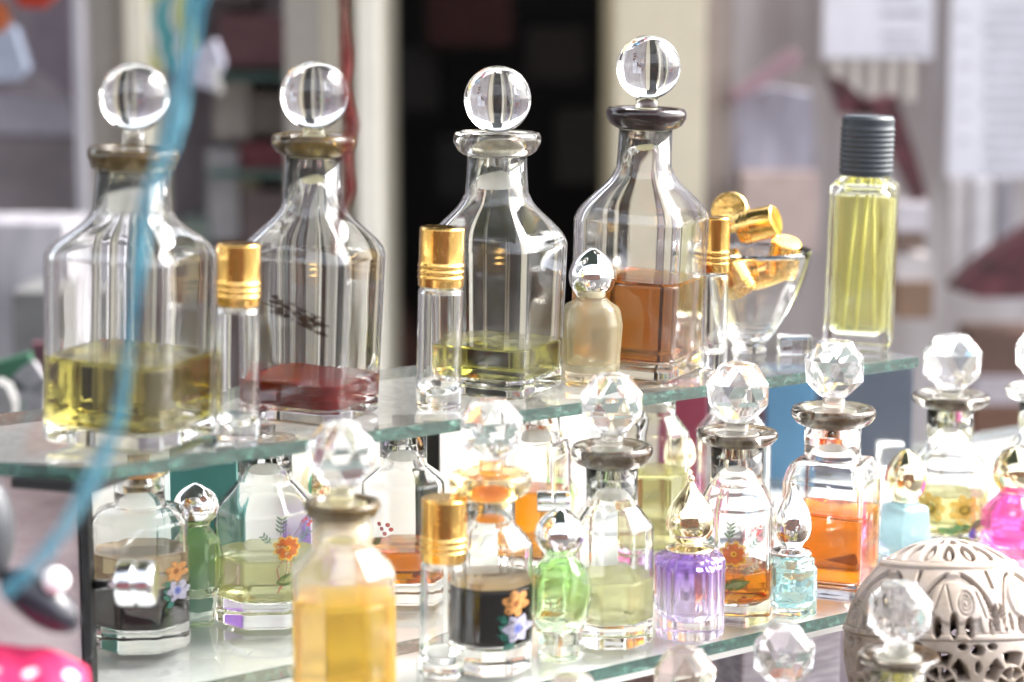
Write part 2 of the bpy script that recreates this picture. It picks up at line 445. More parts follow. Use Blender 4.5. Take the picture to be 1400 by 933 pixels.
# ------------------------------------------------------------------ bottles
def decanter(label, group, x, yb, plane, hw, ysh, ynb, nr, yct, yctop, cr, level=None, liq=None, ball=None, sf=None, yaw=0., tilt=0.,
             gl='glass', cmat='collar_clear', plugmat='plug', plug=40, basepx=14, wall=5, facet=True, ballmat='crystal', qneck=0., shf=8,
             name='glass_decanter', froth=None, shoulder='concave', taper=1., cat='decanter', liq2=None, ballx=0, shaft=15, stopper=True):
    sf = sf or shape_fn(8, 1.22)
    sfi = shape_fn(8, 1.27, 34) if sf is SQ else sf
    el = PHI + (yb - CY) / F
    yc = yb - hw * .88 * math.sin(el)
    P = on(x, yc, plane); Y = P.y; z0 = plane
    S = scale(Y, plane)
    Z = lambda y: zat(y, Y) - z0
    root = empty(name, P, label, cat, group, yaw)
    if tilt:
        root.rotation_euler = (0, R(tilt), yaw); root.location.z += hw * S * .95 * abs(math.sin(R(tilt)))
    a = hw * S / support(sf, yaw)
    zsh, znb, zct, zctop = Z(ysh), Z(ynb), Z(yct), Z(yctop)
    nrr = nr * S; t = wall * S
    if shoulder == 'concave':
        mid = [(nrr + (a - nrr) * interp(h, [0, .15, .29, .43, .6, .71, .85, 1.], [1, .93, .78, .585, .35, .215, .085, .02]), zsh + (znb - zsh) * h, 0) for h in [.12, .2, .29, .36, .43, .52, .6, .66, .72, .78, .84, .9, .95]]
    elif shoulder == 'cone': mid = []
    else: mid = bez((a * .985, zsh), (a * .93, znb - .15 * (znb - zsh)), (nrr * 1.12, znb))[1:-1]
    b0 = a * taper
    outer = [(0, 0, 0), (b0 * .93, 0, 3 * S), (b0, 4 * S, 4 * S), (a, zsh, shf * S)] + mid + [(nrr, znb, 10 * S if shoulder != 'concave' else 0), (nrr, zct - .0003, 2 * S)]
    nin = nrr - t * .9
    zf = basepx * S
    midi = [(max(p[0] - t * 1.05, nin), p[1] - t * .4, 0) for p in mid]
    inner = [(nin, zct - .0003, 2 * S), (nin, znb - t * .2, 10 * S if shoulder != 'concave' else 0)] + midi[::-1] + [(a - t, zsh - t * .5, shf * S), (b0 - t, zf + 8 * S, 8 * S), (b0 * .55, zf, 10 * S), (0, zf + 3 * S, 0)]
    zq = znb if qneck == 0 else znb + .3 * (zct - znb)
    if shoulder == 'concave':
        qf = lambda z: interp(z, [zsh, zsh + .5 * (znb - zsh), znb + (zct - znb) * .4], [1, .9, 0])
    else:
        qf = lambda z: interp(z, [zsh, znb - .08 * (znb - zsh), znb], [1, .95, qneck])
    po = fillet(outer); pi_ = fillet(inner)
    loft('bottle_body', po + pi_, M[gl], root, qf=qf, sf=sf, seg=144, sf2=sfi, n_out=len(po))
    # liquid overlaps the inner wall a little (proper glass/liquid boundary)
    ri = sorted([(p[1], p[0]) for p in pi_])
    zi = [p[0] for p in ri]; rr_ = [p[1] for p in ri]
    def fill(nm, z1, z2, mat):
        n = 14; pts = [(0, z1)]
        for i in range(n + 1):
            z = z1 + (z2 - z1) * i / n
            pts.append((max(interp(z, zi, rr_), .001) + .0004 if z > zf else b0 * .5, z))
        pts += [(pts[-1][0] * .97, z2 + .00005), (0, z2 - .0001)]
        return loft(nm, pts, mat, root, qf=qf, sf=sfi, seg=144)
    if level:
        zl = zat(level, Y - 0) - z0
        if liq2:
            zm = Z(liq2[0]); fill('liquid', zm + .0002, zl, M[liq]); fill('lower_liquid', zf - .0003, zm, M[liq2[1]])
        else: fill('liquid', zf - .0003, zl, M[liq])
        if froth:
            fill('froth_ring', zl + .0004, Z(froth), M['l_foam'])
    # collar
    crr = cr * S; hc = max(zctop - zct, .002); rin = nin * .98
    prof = [(rin, 0), (nrr * 1.02, 0), (nrr * 1.15, hc * .06), (nrr * .35 + crr * .65, hc * .2), (crr * .94, hc * .36), (crr * .99, hc * .52), (crr, hc * .68), (crr * .99, hc * .84), (crr * .95, hc * .96), (crr * .88, hc), (crr * .75, hc * .93), (rin * 1.15, hc * .8), (rin, hc * .76)]
    ring_loft('collar', [(r_, zct + zz) for r_, zz in prof], M[cmat], root)
    if stopper:
        pr = rin * .96
        ztop = Z(ball[0]) if ball else zctop + .006
        sh_r = shaft * S
        brad = ball[1] * S if ball else sh_r
        zshaft = ztop - brad * .93 if ball else ztop
        pts = fillet([(0, zct - plug * S, 0), (pr * .86, zct - plug * S, 2 * S), (pr, zct + hc * .8, 2 * S), (sh_r, zct + hc * .95, 2 * S), (sh_r, zshaft, 0), (0, zshaft, 0)])
        st = loft('stopper', pts, M[plugmat], root, seg=48)
        st.data.materials.append(M['ball_smooth'])
        for f in st.data.polygons:
            if f.center.z > zct + hc * .86: f.material_index = 1
        if ball:
            if facet: bo = facet_ball('stopper_ball', brad, M[ballmat], st, rot=facet_rot[0])
            else:
                bm = bmesh.new(); bmesh.ops.create_uvsphere(bm, u_segments=64, v_segments=40, radius=brad)
                bo = from_bm('stopper_ball', bm, M['ball_smooth'], st)
            bo.location = (0, 0, ztop)
    ro = sorted([(p[1], p[0]) for p in po if p[0] > 1e-4])
    return dict(obj=root, Y=Y, z0=z0, x=x, hw=hw * S, r=lambda z: interp(z, [p[0] for p in ro], [p[1] for p in ro]), q=qf, sf=sf, yaw=yaw,
                face=math.atan2(-P.y, -P.x), top=zsh, S=S)
facet_rot = [0.2]

def roll_on(label, x, yb, plane, hw, ycap, ytop, tilt=0., cap='gold', group='roll-on perfume bottles with gold caps'):
    el = PHI + (yb - CY) / F
    yc = yb - hw * math.sin(el); P = on(x, yc, plane); Y = P.y; S = scale(Y, plane)
    Z = lambda y: zat(y, Y) - plane
    root = empty('roll_on_bottle', P, label, 'perfume bottle', group)
    if tilt: root.rotation_euler = (0, R(tilt), 0); root.location.z += hw * S * abs(math.sin(R(tilt)))
    r = hw * S; zc, zt = Z(ycap), Z(ytop); t = 5 * S
    po = fillet([(0, 0, 0), (r * .94, 0, 3 * S), (r, 5 * S, 4 * S), (r * .99, zc - 5 * S, 4 * S), (r * .8, zc - .0004, 2 * S)])
    pi_ = fillet([(r * .62, zc - .0004, 1 * S), (r - t, zc - 9 * S, 5 * S), (r - t, 34 * S, 10 * S), (r * .5, 20 * S, 5 * S), (0, 18 * S, 0)])
    loft('bottle_body', po + pi_, M['glass'], root)
    cr = r * 1.0; H = zt - zc
    pts = [(0, zc, 0), (cr * .98, zc, 1 * S), (cr, zc + 1 * S, 0)]
    for i in range(3):
        z = zc + H * (.12 + .1 * i)
        pts += [(cr, z, 0), (cr * 1.035, z + H * .02, 2 * S), (cr * 1.035, z + H * .045, 2 * S), (cr, z + H * .065, 0)]
    pts += [(cr * .985, zc + H * .42, 0), (cr * .985, zt - 2 * S, 2.5 * S), (cr * .9, zt, 1.5 * S), (0, zt, 0)]
    loft('cap', fillet(pts), M[cap], root)
    return root

def teardrop_cap(root, zb, zt, w, mat, finial=True, flange=1.):
    H = zt - zb
    pf = [(0, 0), (.42, 0), (.62 * flange, .01), (.66 * flange, .04), (.5, .09), (.6, .13), (.86, .22), (1., .36), (.97, .48), (.8, .61), (.52, .74), (.28, .85), (.12, .93), (.07, .96)]
    if finial: pf = [(.42, 0), (.7 * flange, 0), (.78 * flange, .012), (.76 * flange, .045), (.56, .09), (.6, .13), (.84, .21), (.97, .3), (1., .39), (.95, .5), (.78, .63), (.52, .75), (.28, .85), (.13, .92), (.09, .95)]
    else: pf = [(.42, 0), (.62, .0), (.66, .03), (.72, .07), (.9, .2), (1., .38), (.98, .52), (.85, .69), (.62, .83), (.36, .93), (.14, .985), (.03, 1.)]
    pts = [(w * a, zb + H * b, 1) for a, b in pf]
    dense = []
    for i in range(len(pts) - 1):                       # catmull-rom through the profile
        p0, p1, p2, p3 = pts[max(i - 1, 0)], pts[i], pts[i + 1], pts[min(i + 2, len(pts) - 1)]
        for k in range(5):
            t = k / 5
            f = lambda j: .5 * ((2 * p1[j]) + (-p0[j] + p2[j]) * t + (2 * p0[j] - 5 * p1[j] + 4 * p2[j] - p3[j]) * t * t + (-p0[j] + 3 * p1[j] - 3 * p2[j] + p3[j]) * t ** 3)
            dense.append((max(f(0), 0 if i == 0 and k == 0 else .00005), f(1)))
    if finial:
        zc = zb + H * .97; rr = w * .16
        for k in range(9):
            a = -PI / 2 + .5 + (PI - .5) * k / 8
            dense.append((rr * math.cos(a) if k < 8 else 0, zc + rr * math.sin(a)))
    else: dense.append((0, zt))
    return loft('cap', dense, mat, root, seg=56)

def small_bottle(label, x, yb, plane, hw, ycap, ytop, capw, mat, capmat, prof, group=None, sf=ROUND, finial=True, yaw=0., twist=None, inner=None, wall=.14, basef=.16, insf=None, tilt=0., liq=None, level=.6, ovoid=None, collarm=None, flange=1.):
    """perfume bottle with a drop shaped cap; prof = [(r fraction, z fraction, fillet px)]"""
    el = PHI + (yb - CY) / F
    yc = yb - hw * .9 * math.sin(el); P = on(x, yc, plane); Y = P.y; S = scale(Y, plane)
    Z = lambda y: zat(y, Y) - plane
    root = empty('perfume_bottle', P, label, 'perfume bottle', group, yaw)
    if tilt: root.rotation_euler = (0, R(tilt), yaw); root.location.z += hw * S * abs(math.sin(R(tilt)))
    a = hw * S / support(sf, yaw); zc = Z(ycap)
    po = fillet([(0, 0, 0)] + [(r * a, z * (zc - .0004), f * S) for r, z, f in prof])
    top_r = prof[-1][0] * a
    pin = [(top_r * .6, zc - .0004, 0)]
    for r, z, f in prof[::-1]:
        if z > .9 or z < basef + .03: continue
        pin.append((max(r * a - wall * a, top_r * .5), z * zc, f * S))
    lastr = pin[-1][0] if len(pin) > 1 else a * (1 - wall)
    if len(pin) == 1: pin.append((a * (1 - wall), zc * .82, 6 * S))
    pin += [(lastr, zc * (basef + .1), 6 * S), (lastr * .7, zc * basef, 8 * S), (0, zc * (basef - .02), 0)]
    pi_ = fillet(pin)
    loft('bottle_body', po + pi_, mat, root, sf=sf, twist=twist, seg=96)
    if liq:
        ri = sorted([(p[1], p[0]) for p in pi_]); zi = [p[0] for p in ri]; rr_ = [p[1] for p in ri]
        zf, zl = zc * basef, zc * level; pts = [(0, zf - .0002)]
        for i in range(13):
            z = zf + (zl - zf) * i / 12; pts.append((interp(z, zi, rr_) + .0003, z))
        pts += [(pts[-1][0] * .97, zl + .00005), (0, zl)]
        loft('liquid', pts, M[liq], root, sf=sf, twist=twist, seg=96)
    if collarm:
        loft('collar', fillet([(0, zc, 0), (capw * .62 * S, zc, 1 * S), (capw * .62 * S, zc + 7 * S, 1 * S), (0, zc + 7 * S, 0)]), M[collarm], root)
        zc += 7.2 * S
    teardrop_cap(root, zc, Z(ytop), capw * S, M[capmat], finial, flange)
    return root

SQ = shape_fn(8, 1.27, 80)          # square with narrow cut corners
OCT = shape_fn(8, 1.0, 40)
SQR = shape_fn(4, 1.0, 14)          # square with soft corners
G_UP = 'square decanters on the upper glass shelf'
G_LOW = 'crystal stoppered bottles on the lower shelf'
G_BACK = 'bottles at the back of the lower shelf'
G_FRONT = 'crystal stoppered bottles in front of the lower shelf'
G_DROP = 'small perfume bottles with drop shaped caps'

# upper shelf ------------------------------------------------------
U1 = decanter('square glass decanter of olive oil behind the blue ribbon', G_UP, 177, 622, UP, 111, 352, 292, 48, 236, 206, 61, level=487, liq='l_olive', ball=(137, 46), sf=SQ, yaw=R(-20), tilt=2.7, gl='glass_wavy', cmat='collar_olive', plug=58, facet=False, taper=.99, basepx=16)
U2 = decanter('square decanter with shallow red perfume and a brown smear on its face', G_UP, 424, 585, UP, 98, 350, 280, 38, 216, 186, 57, level=515, liq='l_red', ball=(133, 46), sf=SQ, yaw=R(-22), tilt=1.8, gl='glass_hazy', cmat='collar_olive', plugmat='plug_yellow', plug=40, facet=False, taper=.93, basepx=14, liq2=(548, 'l_amber'))
U3 = decanter('clear square decanter with a little yellow-green perfume against the dark doorway', G_UP, 677, 548, UP, 97, 335, 265, 40, 214, 181, 59, level=466, liq='l_green', ball=(137, 45), sf=SQ, yaw=R(-27), tilt=.6, gl='glass_wavy', cmat='collar_clear', plug=46, facet=False, taper=.93, basepx=18)
U4 = decanter('half full amber decanter with a dark stained collar, tallest on the upper shelf', G_UP, 869, 524, UP, 93, 300, 232, 36, 179, 150, 54, level=379, liq='l_amber', ball=(95, 43), sf=SQ, yaw=R(-24), tilt=2.0, gl='glass_wavy', cmat='collar_purple', plugmat='plug_yellow', plug=32, facet=False, taper=.97, basepx=16)
# brown smear on the second decanter
def smear(b):
    it = []; rnd = random.Random(3)
    for i in range(64):
        u = rnd.random(); x = 372 + 66 * u + rnd.uniform(-4, 4); y = 418 + 30 * u + rnd.uniform(-12, 12)
        it.append(('#3a2412', p_ell(x, y, rnd.uniform(2, 9), rnd.uniform(.8, 2.2), rnd.uniform(.2, .5), 10)))
    decal(b, it, 'brown_smear')
smear(U2)
roll_on('gold capped empty roll-on vial between the two leftmost decanters', 324, 607, UP, 30, 418, 333, tilt=1.6)
roll_on('gold capped empty roll-on vial before the yellow-green decanter', 599, 564, UP, 31, 392, 311, tilt=1.6)
roll_on('gold capped roll-on vial half hidden between amber decanter and glass bowl', 975, 506, UP, 18.5, 372, 297, tilt=.6)
small_bottle('beige pearly bottle with a chrome drop cap beside the amber decanter', 806, 533, UP, 43, 407, 340, 32, M['frost_pearl'], 'chrome',
             [(.84, 0, 4), (.9, .04, 4), (1., .7, 14), (.9, .9, 14), (.52, .975, 6), (.5, 1., 1)], G_DROP, finial=False, tilt=1.2, sf=shape_fn(8, 1.05, 18), yaw=R(12))

# glass bowl of caps
def bowl():
    Pb = on(1024, 481, UP); Y = Pb.y; S = scale(Y, 0); Z = lambda y: zat(y, Y)
    root = empty('glass_bowl', Pb, 'small flared glass bowl heaped with gold bottle caps', 'bowl')
    H = Z(341)
    fo = lambda t: S * (20 + 58 * math.sin(t * PI / 2) ** .85 + 5 * t ** 4)
    fi = lambda t: fo(t) - 2.8 * S
    ts = [i / 14 for i in range(1, 14)]
    po = fillet([(0, 0, 0), (24 * S, 0, 3 * S), (24 * S, 5 * S, 2 * S), (20 * S, 9 * S, 2 * S)] + [(fo(t), 10 * S + (H - 10 * S) * t, 0) for t in ts] + [(fo(1), H, 1.2 * S)])
    pi_ = fillet([(fi(1), H, 1.2 * S)] + [(fi(t), 10 * S + (H - 10 * S) * t, 0) for t in ts[::-1] if t > .14] + [(14 * S, 20 * S, 3 * S), (0, 18 * S, 0)])
    fl = shape_fn(0)
    loft('bowl_body', po + pi_, M['glass'], root, sf=lambda a: 1 + .02 * math.cos(12 * a), qf=lambda z: interp(z, [0, .02, H], [0, 1, .2]), seg=120)
    return Pb, S, Y
def loose_cap(label, loc, r, h, rot, mat='gold'):
    root = empty('bottle_cap', loc, label, 'bottle cap', 'loose gold caps in the glass bowl'); root.rotation_euler = rot
    pts = [(0, 0, 0), (r * .97, 0, r * .05), (r, r * .1, 0)]
    for i in range(3):
        z = h * (.1 + .1 * i); pts += [(r, z, 0), (r * 1.04, z + h * .03, 0), (r, z + h * .06, 0)]
    pts += [(r, h - r * .1, r * .08), (r * .9, h, r * .08), (0, h, 0)]
    loft('cap_shell', fillet(pts), M[mat], root)
Pb, S6, Yb6 = bowl()
def capat(px, py, dy): 
    Y = Yb6 + dy; return Vector((xat(px, Y, .05), Y, zat(py, Y)))
def aim(d):
    return Vector(d).to_track_quat('Z', 'Y').to_euler()
loose_cap('gold cap on top of the bowl, its pale end turned to the right', capat(1012, 312, -.008), 22 * S6, 52 * S6, aim((.86, -.42, .24)))
loose_cap('dull gold cap standing on edge at the back of the bowl', capat(1000, 296, .012), 25 * S6, 30 * S6, aim((-.2, -.75, .4)))
loose_cap('gold cap at the right rim of the bowl with a bright top', capat(1068, 374, .0), 21 * S6, 50 * S6, aim((.1, -.35, .9)))
loose_cap('gold cap sunk in the bowl leaning left behind the glass', capat(1018, 398, -.012), 22 * S6, 56 * S6, aim((-.5, -.1, .8)))
loose_cap('gold cap in the middle of the bowl behind its front wall', capat(1026, 378, .01), 21 * S6, 50 * S6, aim((.8, -.25, .3)))

# green perfume bottle with ribbed cap
def tall_perfume():
    x, yb, hw = 1173, 480, 52
    P = on(x, yb - 8, UP); Y = P.y; S = scale(Y, 0); Z = lambda y: zat(y, Y)
    root = empty('spray_bottle', P, 'rectangular yellow-green perfume bottle with ribbed slate cap', 'perfume bottle'); root.rotation_euler = (0, R(1.2), R(-14))
    zs = Z(252); zn = Z(240)
    RT = lambda a: shape_fn(4, 1., 12)(a)
    a = hw * S / support(RT, R(-14))
    po = fillet([(0, 0, 0), (a * .97, 0, 3 * S), (a, 5 * S, 4 * S), (a * .98, zs, 8 * S), (34 * S, zn - .0004, 2 * S)])
    pi_ = fillet([(18 * S, zn - .0004, 0), (a - 9 * S, zs - 9 * S, 6 * S), (a - 9 * S, 26 * S, 8 * S), (a * .6, 18 * S, 4 * S), (0, 18 * S, 0)])
    loft('bottle_body', po + pi_, M['glass'], root, sf=RT, qf=lambda z: interp(z, [zs, zn], [1, .2]), seg=96)
    loft('liquid', fillet([(0, 17.5 * S, 0), (a * .6, 17.5 * S, 4 * S), (a - 8.6 * S, 26 * S, 8 * S), (a - 8.6 * S, zs - 14 * S, 1 * S), (0, zs - 14 * S, 0)]), M['l_lime'], root, sf=RT, seg=96)
    bm = bmesh.new(); n = 10
    for i in range(n):
        pass
    bm.free()
    tub = solid('dip_tube', (.85, .82, .5), .3, var=.05)
    for (x0, x1, d) in ((-9, -20, .0), (4, -3, .004), (12, 22, .002)):
        A = Vector((x0 * S, d, zs - 10 * S)); B = Vector((x1 * S, d - .004, 22 * S)); dd = (B - A)
        m = Matrix.Translation(A) @ dd.to_track_quat('Z', 'Y').to_matrix().to_4x4()
        o = from_bm('dip_tube', loft_bm([(0, 0), (2.4 * S, 0), (2.4 * S, dd.length), (0, dd.length)], M_=m, seg=16), tub, root)
    pts = [(0, zn, 0), (35 * S, zn, 2 * S)]; H = Z(158) - zn
    for i in range(9):
        z = zn + H * (.06 + .085 * i)
        pts += [(35 * S, z, 0), (36.2 * S, z + H * .02, 0), (36.2 * S, z + H * .05, 0), (34.6 * S, z + H * .07, 0)]
    pts += [(35 * S, zn + H * .86, 0), (35.3 * S, zn + H * .95, 2 * S), (32 * S, zn + H, 3 * S), (0, zn + H, 0)]
    loft('ribbed_cap', fillet(pts), M['grey_cap'], root)
    # small clear glass block beside it
    Q = on(1086, 482, UP); bm = box_bm(bmesh.new(), -.009, .009, -.006, .006, 0, .0095, .0012)
    o = from_bm('glass_block', bm, M['glass'], None); o.location = Q
    tag(o, 'tiny clear glass block lying beside the slate capped bottle', 'glass block')
tall_perfume()

# lower shelf, front row ------------------------------------------------------
facet_rot[0] = .1
L5 = decanter('frosted golden bottle with crystal stopper, nearest the camera on the lower shelf', G_LOW, 471, 988, LOW, 72, 778, 748, 40, 706, 684, 52, level=812, liq='l_gold', ball=(620, 49), sf=OCT, yaw=R(10), gl='frost', cmat='collar_olive', plugmat='plug_yellow', plug=34, shoulder='cone', basepx=20, wall=5, shaft=17)
facet_rot[0] = .35
L8 = decanter('bottle of black perfume with amber collar and white flower print', G_LOW, 671, 926, LOW, 57, 740, 716, 33, 682, 646, 56, level=795, liq='l_black', ball=(586, 46), sf=OCT, yaw=R(8), cmat='collar_amber', plugmat='plug_amber', plug=30, shoulder='cone', basepx=32, froth=786)
decal(L8, white_flowers(706, 860, .78))
roll_on('gold capped empty roll-on vial between the golden and black perfumes', 604, 934, LOW, 31.5, 766, 681, tilt=1.2)
facet_rot[0] = .05
L11 = decanter('faceted bottle of pale yellow perfume left of the purple bottle', G_LOW, 836, 889, LOW, 56, 716, 690, 35, 638, 608, 56, level=786, liq='l_pale', ball=(551, 45), sf=OCT, yaw=R(6), cmat='collar_brown', plug=44, shoulder='cone', basepx=26, tilt=-.3)
facet_rot[0] = .25
L14 = decanter('orange perfume bottle with printed flower behind the purple bottle', G_LOW, 1004, 858, LOW, 53, 688, 660, 36, 608, 588, 55, level=772, liq='l_orange', ball=(536, 45), sf=OCT, yaw=R(-12), cmat='collar_brown', plug=36, shoulder='cone', basepx=26)
decal(L14, bouquet(1002, 755, .86))
facet_rot[0] = .15
L16 = decanter('square shouldered bottle of orange perfume with stained collar', G_LOW, 1134, 824, LOW, 70, 652, 626, 38, 582, 556, 57, level=694, liq='l_orange', ball=(503, 43), sf=SQR, yaw=R(-24), cmat='collar_brown', plug=34, shoulder='round', basepx=16, shf=20)
facet_rot[0] = .4
L19 = decanter('sunflower printed bottle of yellow perfume with crystal stopper', G_LOW, 1294, 752, LOW, 51, 634, 612, 31, 558, 538, 52, level=672, liq='l_palegreen', ball=(494, 42), sf=OCT, cmat='collar_brown', plug=34, shoulder='cone', basepx=16)
decal(L19, sunflowers(1316, 696, .85))
facet_rot[0] = .0
L21 = decanter('clear stoppered bottle at the far right end of the lower shelf', G_LOW, 1418, 738, LOW, 50, 620, 598, 30, 548, 528, 50, level=660, liq='l_palegreen', ball=(484, 40), sf=OCT, plug=30, shoulder='cone', basepx=16)

vase = [(.62, 0, 3), (.66, .04, 3), (.66, .12, 8), (.74, .28, 20), (.96, .52, 24), (1., .68, 24), (.86, .86, 16), (.5, .96, 8), (.46, 1., 1)]
def green_glass(h): return glass('green_fading_glass', grad=[(0, (.97, .99, .96)), (h * .35, (.95, .99, .9)), (h * .62, (.78, .95, .62)), (h, (.58, .90, .42))], dust=.0, wav=.2, milk=.04, milkcol=(.7, .9, .55))
TW = shape_fn(5, 1., 6)
small_bottle('green fading bottle with chrome drop cap beside the pale yellow perfume', 765, 911, LOW, 40, 757, 694, 34, green_glass(.05), 'chrome', vase, G_DROP, sf=TW, finial=False, twist=lambda z: z * 22, wall=.16, basef=.3, flange=1.1)
small_bottle('green fading bottle with silver dome cap behind the black perfume at left', 272, 862, LOW, 34, 716, 660, 31, glass('pale_green_fading_glass', grad=[(0, (.97, .99, .96)), (.02, (.95, .99, .9)), (.032, (.82, .96, .66)), (.05, (.68, .92, .5))], dust=0, wav=.2, milk=.12, milkcol=(.78, .95, .6)), 'chrome', vase, G_DROP, sf=TW, finial=False, twist=lambda z: z * 22, wall=.16, basef=.3)
purp = glass('purple_fading_glass', grad=[(0, (.98, .97, .99)), (.012, (.95, .93, .98)), (.022, (.82, .72, .96)), (.036, (.55, .35, .88)), (.045, (.38, .2, .78))], dust=.02, wav=.3, milk=.06, milkcol=(.7, .55, .9))
FL = lambda a: shape_fn(8, 1.02, 10)(a) * (1 + .035 * math.cos(16 * a))
small_bottle('purple fading glass bottle with pale gold drop cap', 942, 879, LOW, 48, 752, 652, 33, purp, 'chrome_gold', [(.94, 0, 4), (.97, .05, 4), (1., .92, 5), (.93, .955, 4), (.56, .96, 2), (.54, 1., 1)], G_DROP, sf=FL, yaw=R(11), wall=.2, basef=.2, flange=1.25)
blue_ice = glass('pale_blue_ice_glass', tint=(.72, .93, .95), dust=.0, wav=1., ws=110, zs=1., milk=.08, milkcol=(.7, .93, .95))
small_bottle('icy pale blue bottle with silver drop cap between two orange perfumes', 1081, 848, LOW, 34, 757, 658, 27, blue_ice, 'chrome', [(.95, 0, 3), (1., .05, 4), (1., .8, 6), (.9, .84, 3), (.88, .97, 3), (.6, 1., 1)], G_DROP, sf=shape_fn(6, 1., 20), yaw=R(12), flange=1.3)
pearl_blue = glass('pearl_blue_glass', tint=(.75, .9, .93), rough=.1, dust=0, wav=0, milk=.3, milkcol=(.7, .88, .92))
small_bottle('pearly light blue bottle with pale gold ball cap', 1236, 768, LOW, 35, 684, 614, 29, pearl_blue, 'chrome_gold', [(1.02, 0, 3), (1.04, .04, 4), (.86, .93, 6), (.5, .96, 2), (.5, 1., 1)], G_DROP, sf=shape_fn(4, 1.0, 30), yaw=R(30), finial=False)
pink = glass('pink_glass', tint=(.95, .35, .72), dust=.02, wav=.7, ws=80, milk=.1, milkcol=(.95, .35, .7))
small_bottle('hot pink bottle with pale gold ball cap at the right edge', 1385, 765, LOW, 42, 672, 610, 32, pink, 'chrome_gold', [(.94, 0, 3), (1., .05, 4), (1., .3, 6), (.86, .36, 4), (1., .42, 4), (1., .66, 5), (.8, .8, 6), (.5, .96, 3), (.5, 1., 1)], G_DROP, sf=shape_fn(6, 1., 14), finial=False)

# lower shelf, back row (their stoppers end under the upper pane)
L1 = decanter('black perfume bottle with amber stopper and flower print at the left end', G_BACK, 196, 895, LOW, 66, 708, 690, 34, 648, 640, 42, level=792, liq='l_black', sf=OCT, yaw=R(5), plugmat='plug_amber', cmat='collar_amber', plug=26, shoulder='round', basepx=26, froth=750)
decal(L1, white_flowers(243, 812, .6))
L3 = decanter('pale yellow perfume bottle with printed orange flower behind the golden bottle', G_BACK, 366, 861, LOW, 70, 690, 656, 37, 606, 598, 46, level=752, liq='l_pale', sf=OCT, yaw=R(4), plug=40, shoulder='cone', basepx=30)
decal(L3, bouquet(391, 747, .86))
L6 = decanter('orange perfume bottle with berry print behind the gold capped roll-on', G_BACK, 553, 828, LOW, 56, 655, 636, 32, 592, 584, 40, level=743, liq='l_orange', sf=OCT, plug=36, shoulder='cone', basepx=24)
decal(L6, [('#c8403a', p_ell(520 + 4 * i, 716 + 6 * (i % 3), 3, 3)) for i in range(5)] + [('#5c7338', p_leaf(508, 745, 524, 735, 5))])
L9 = decanter('half full orange perfume bottle behind the chrome capped green bottle', G_BACK, 733, 788, LOW, 48, 618, 602, 32, 566, 559, 40, level=666, liq='l_orange', sf=SQR, yaw=R(-20), plug=36, shoulder='round', basepx=18, shf=14)
L12 = decanter('yellow over green perfume bottle behind the pale yellow bottle', G_BACK, 893, 772, LOW, 46, 588, 566, 29, 536, 530, 36, level=642, liq='l_palegreen', sf=OCT, plug=26, shoulder='cone', basepx=16)
L17 = decanter('empty clear bottle standing behind the flower printed orange perfume', G_BACK, 1000, 745, LOW, 50, 590, 566, 32, 530, 522, 38, sf=OCT, plug=26, shoulder='cone', basepx=14)
def back_drop(label, x, yb, ytip, mat, capmat, group=G_DROP, w=26):
    return small_bottle(label, x, yb, LOW, w * 1.15, yb - 95, ytip, w, mat, capmat, [(.94, 0, 4), (1., .05, 4), (1., .8, 8), (.6, .95, 4), (.56, 1., 1)], group, wall=.18)
viol = glass('violet_glass', tint=(.72, .5, .92), dust=.03, wav=.3, milk=.2, milkcol=(.75, .55, .95))
back_drop('violet bottle with pale gold drop cap in the back row', 434, 790, 614, viol, 'chrome_gold', w=21)
back_drop('small green bottle with gold drop cap at the back by the orange perfume', 768, 745, 588, green_glass(.04), 'chrome_gold', w=20)
back_drop('magenta bottle with gold drop cap glimpsed behind the orange flower bottle', 930, 742, 580, pink, 'chrome_gold', w=20)
def clear_cube():
    P = on(1214, 705, LOW); S = scale(P.y, LOW)
    bm = box_bm(bmesh.new(), -18 * S, 18 * S, -14 * S, 14 * S, 0, 66 * S, 3 * S); o = from_bm('flask', bm, M['glass_hazy']); o.location = P
    tag(o, 'plain square clear flask with cube stopper at the back by the navy box', 'flask')
    bm = box_bm(bmesh.new(), -18 * S, 18 * S, -14 * S, 14 * S, 70 * S, 104 * S, 5 * S); from_bm('cube_stopper', bm, M['crystal'], o)
    from_bm('neck', loft_bm([(0, 66.2 * S), (8 * S, 66.2 * S), (8 * S, 69.8 * S), (0, 69.8 * S)], seg=20), M['crystal'], o)
clear_cube()

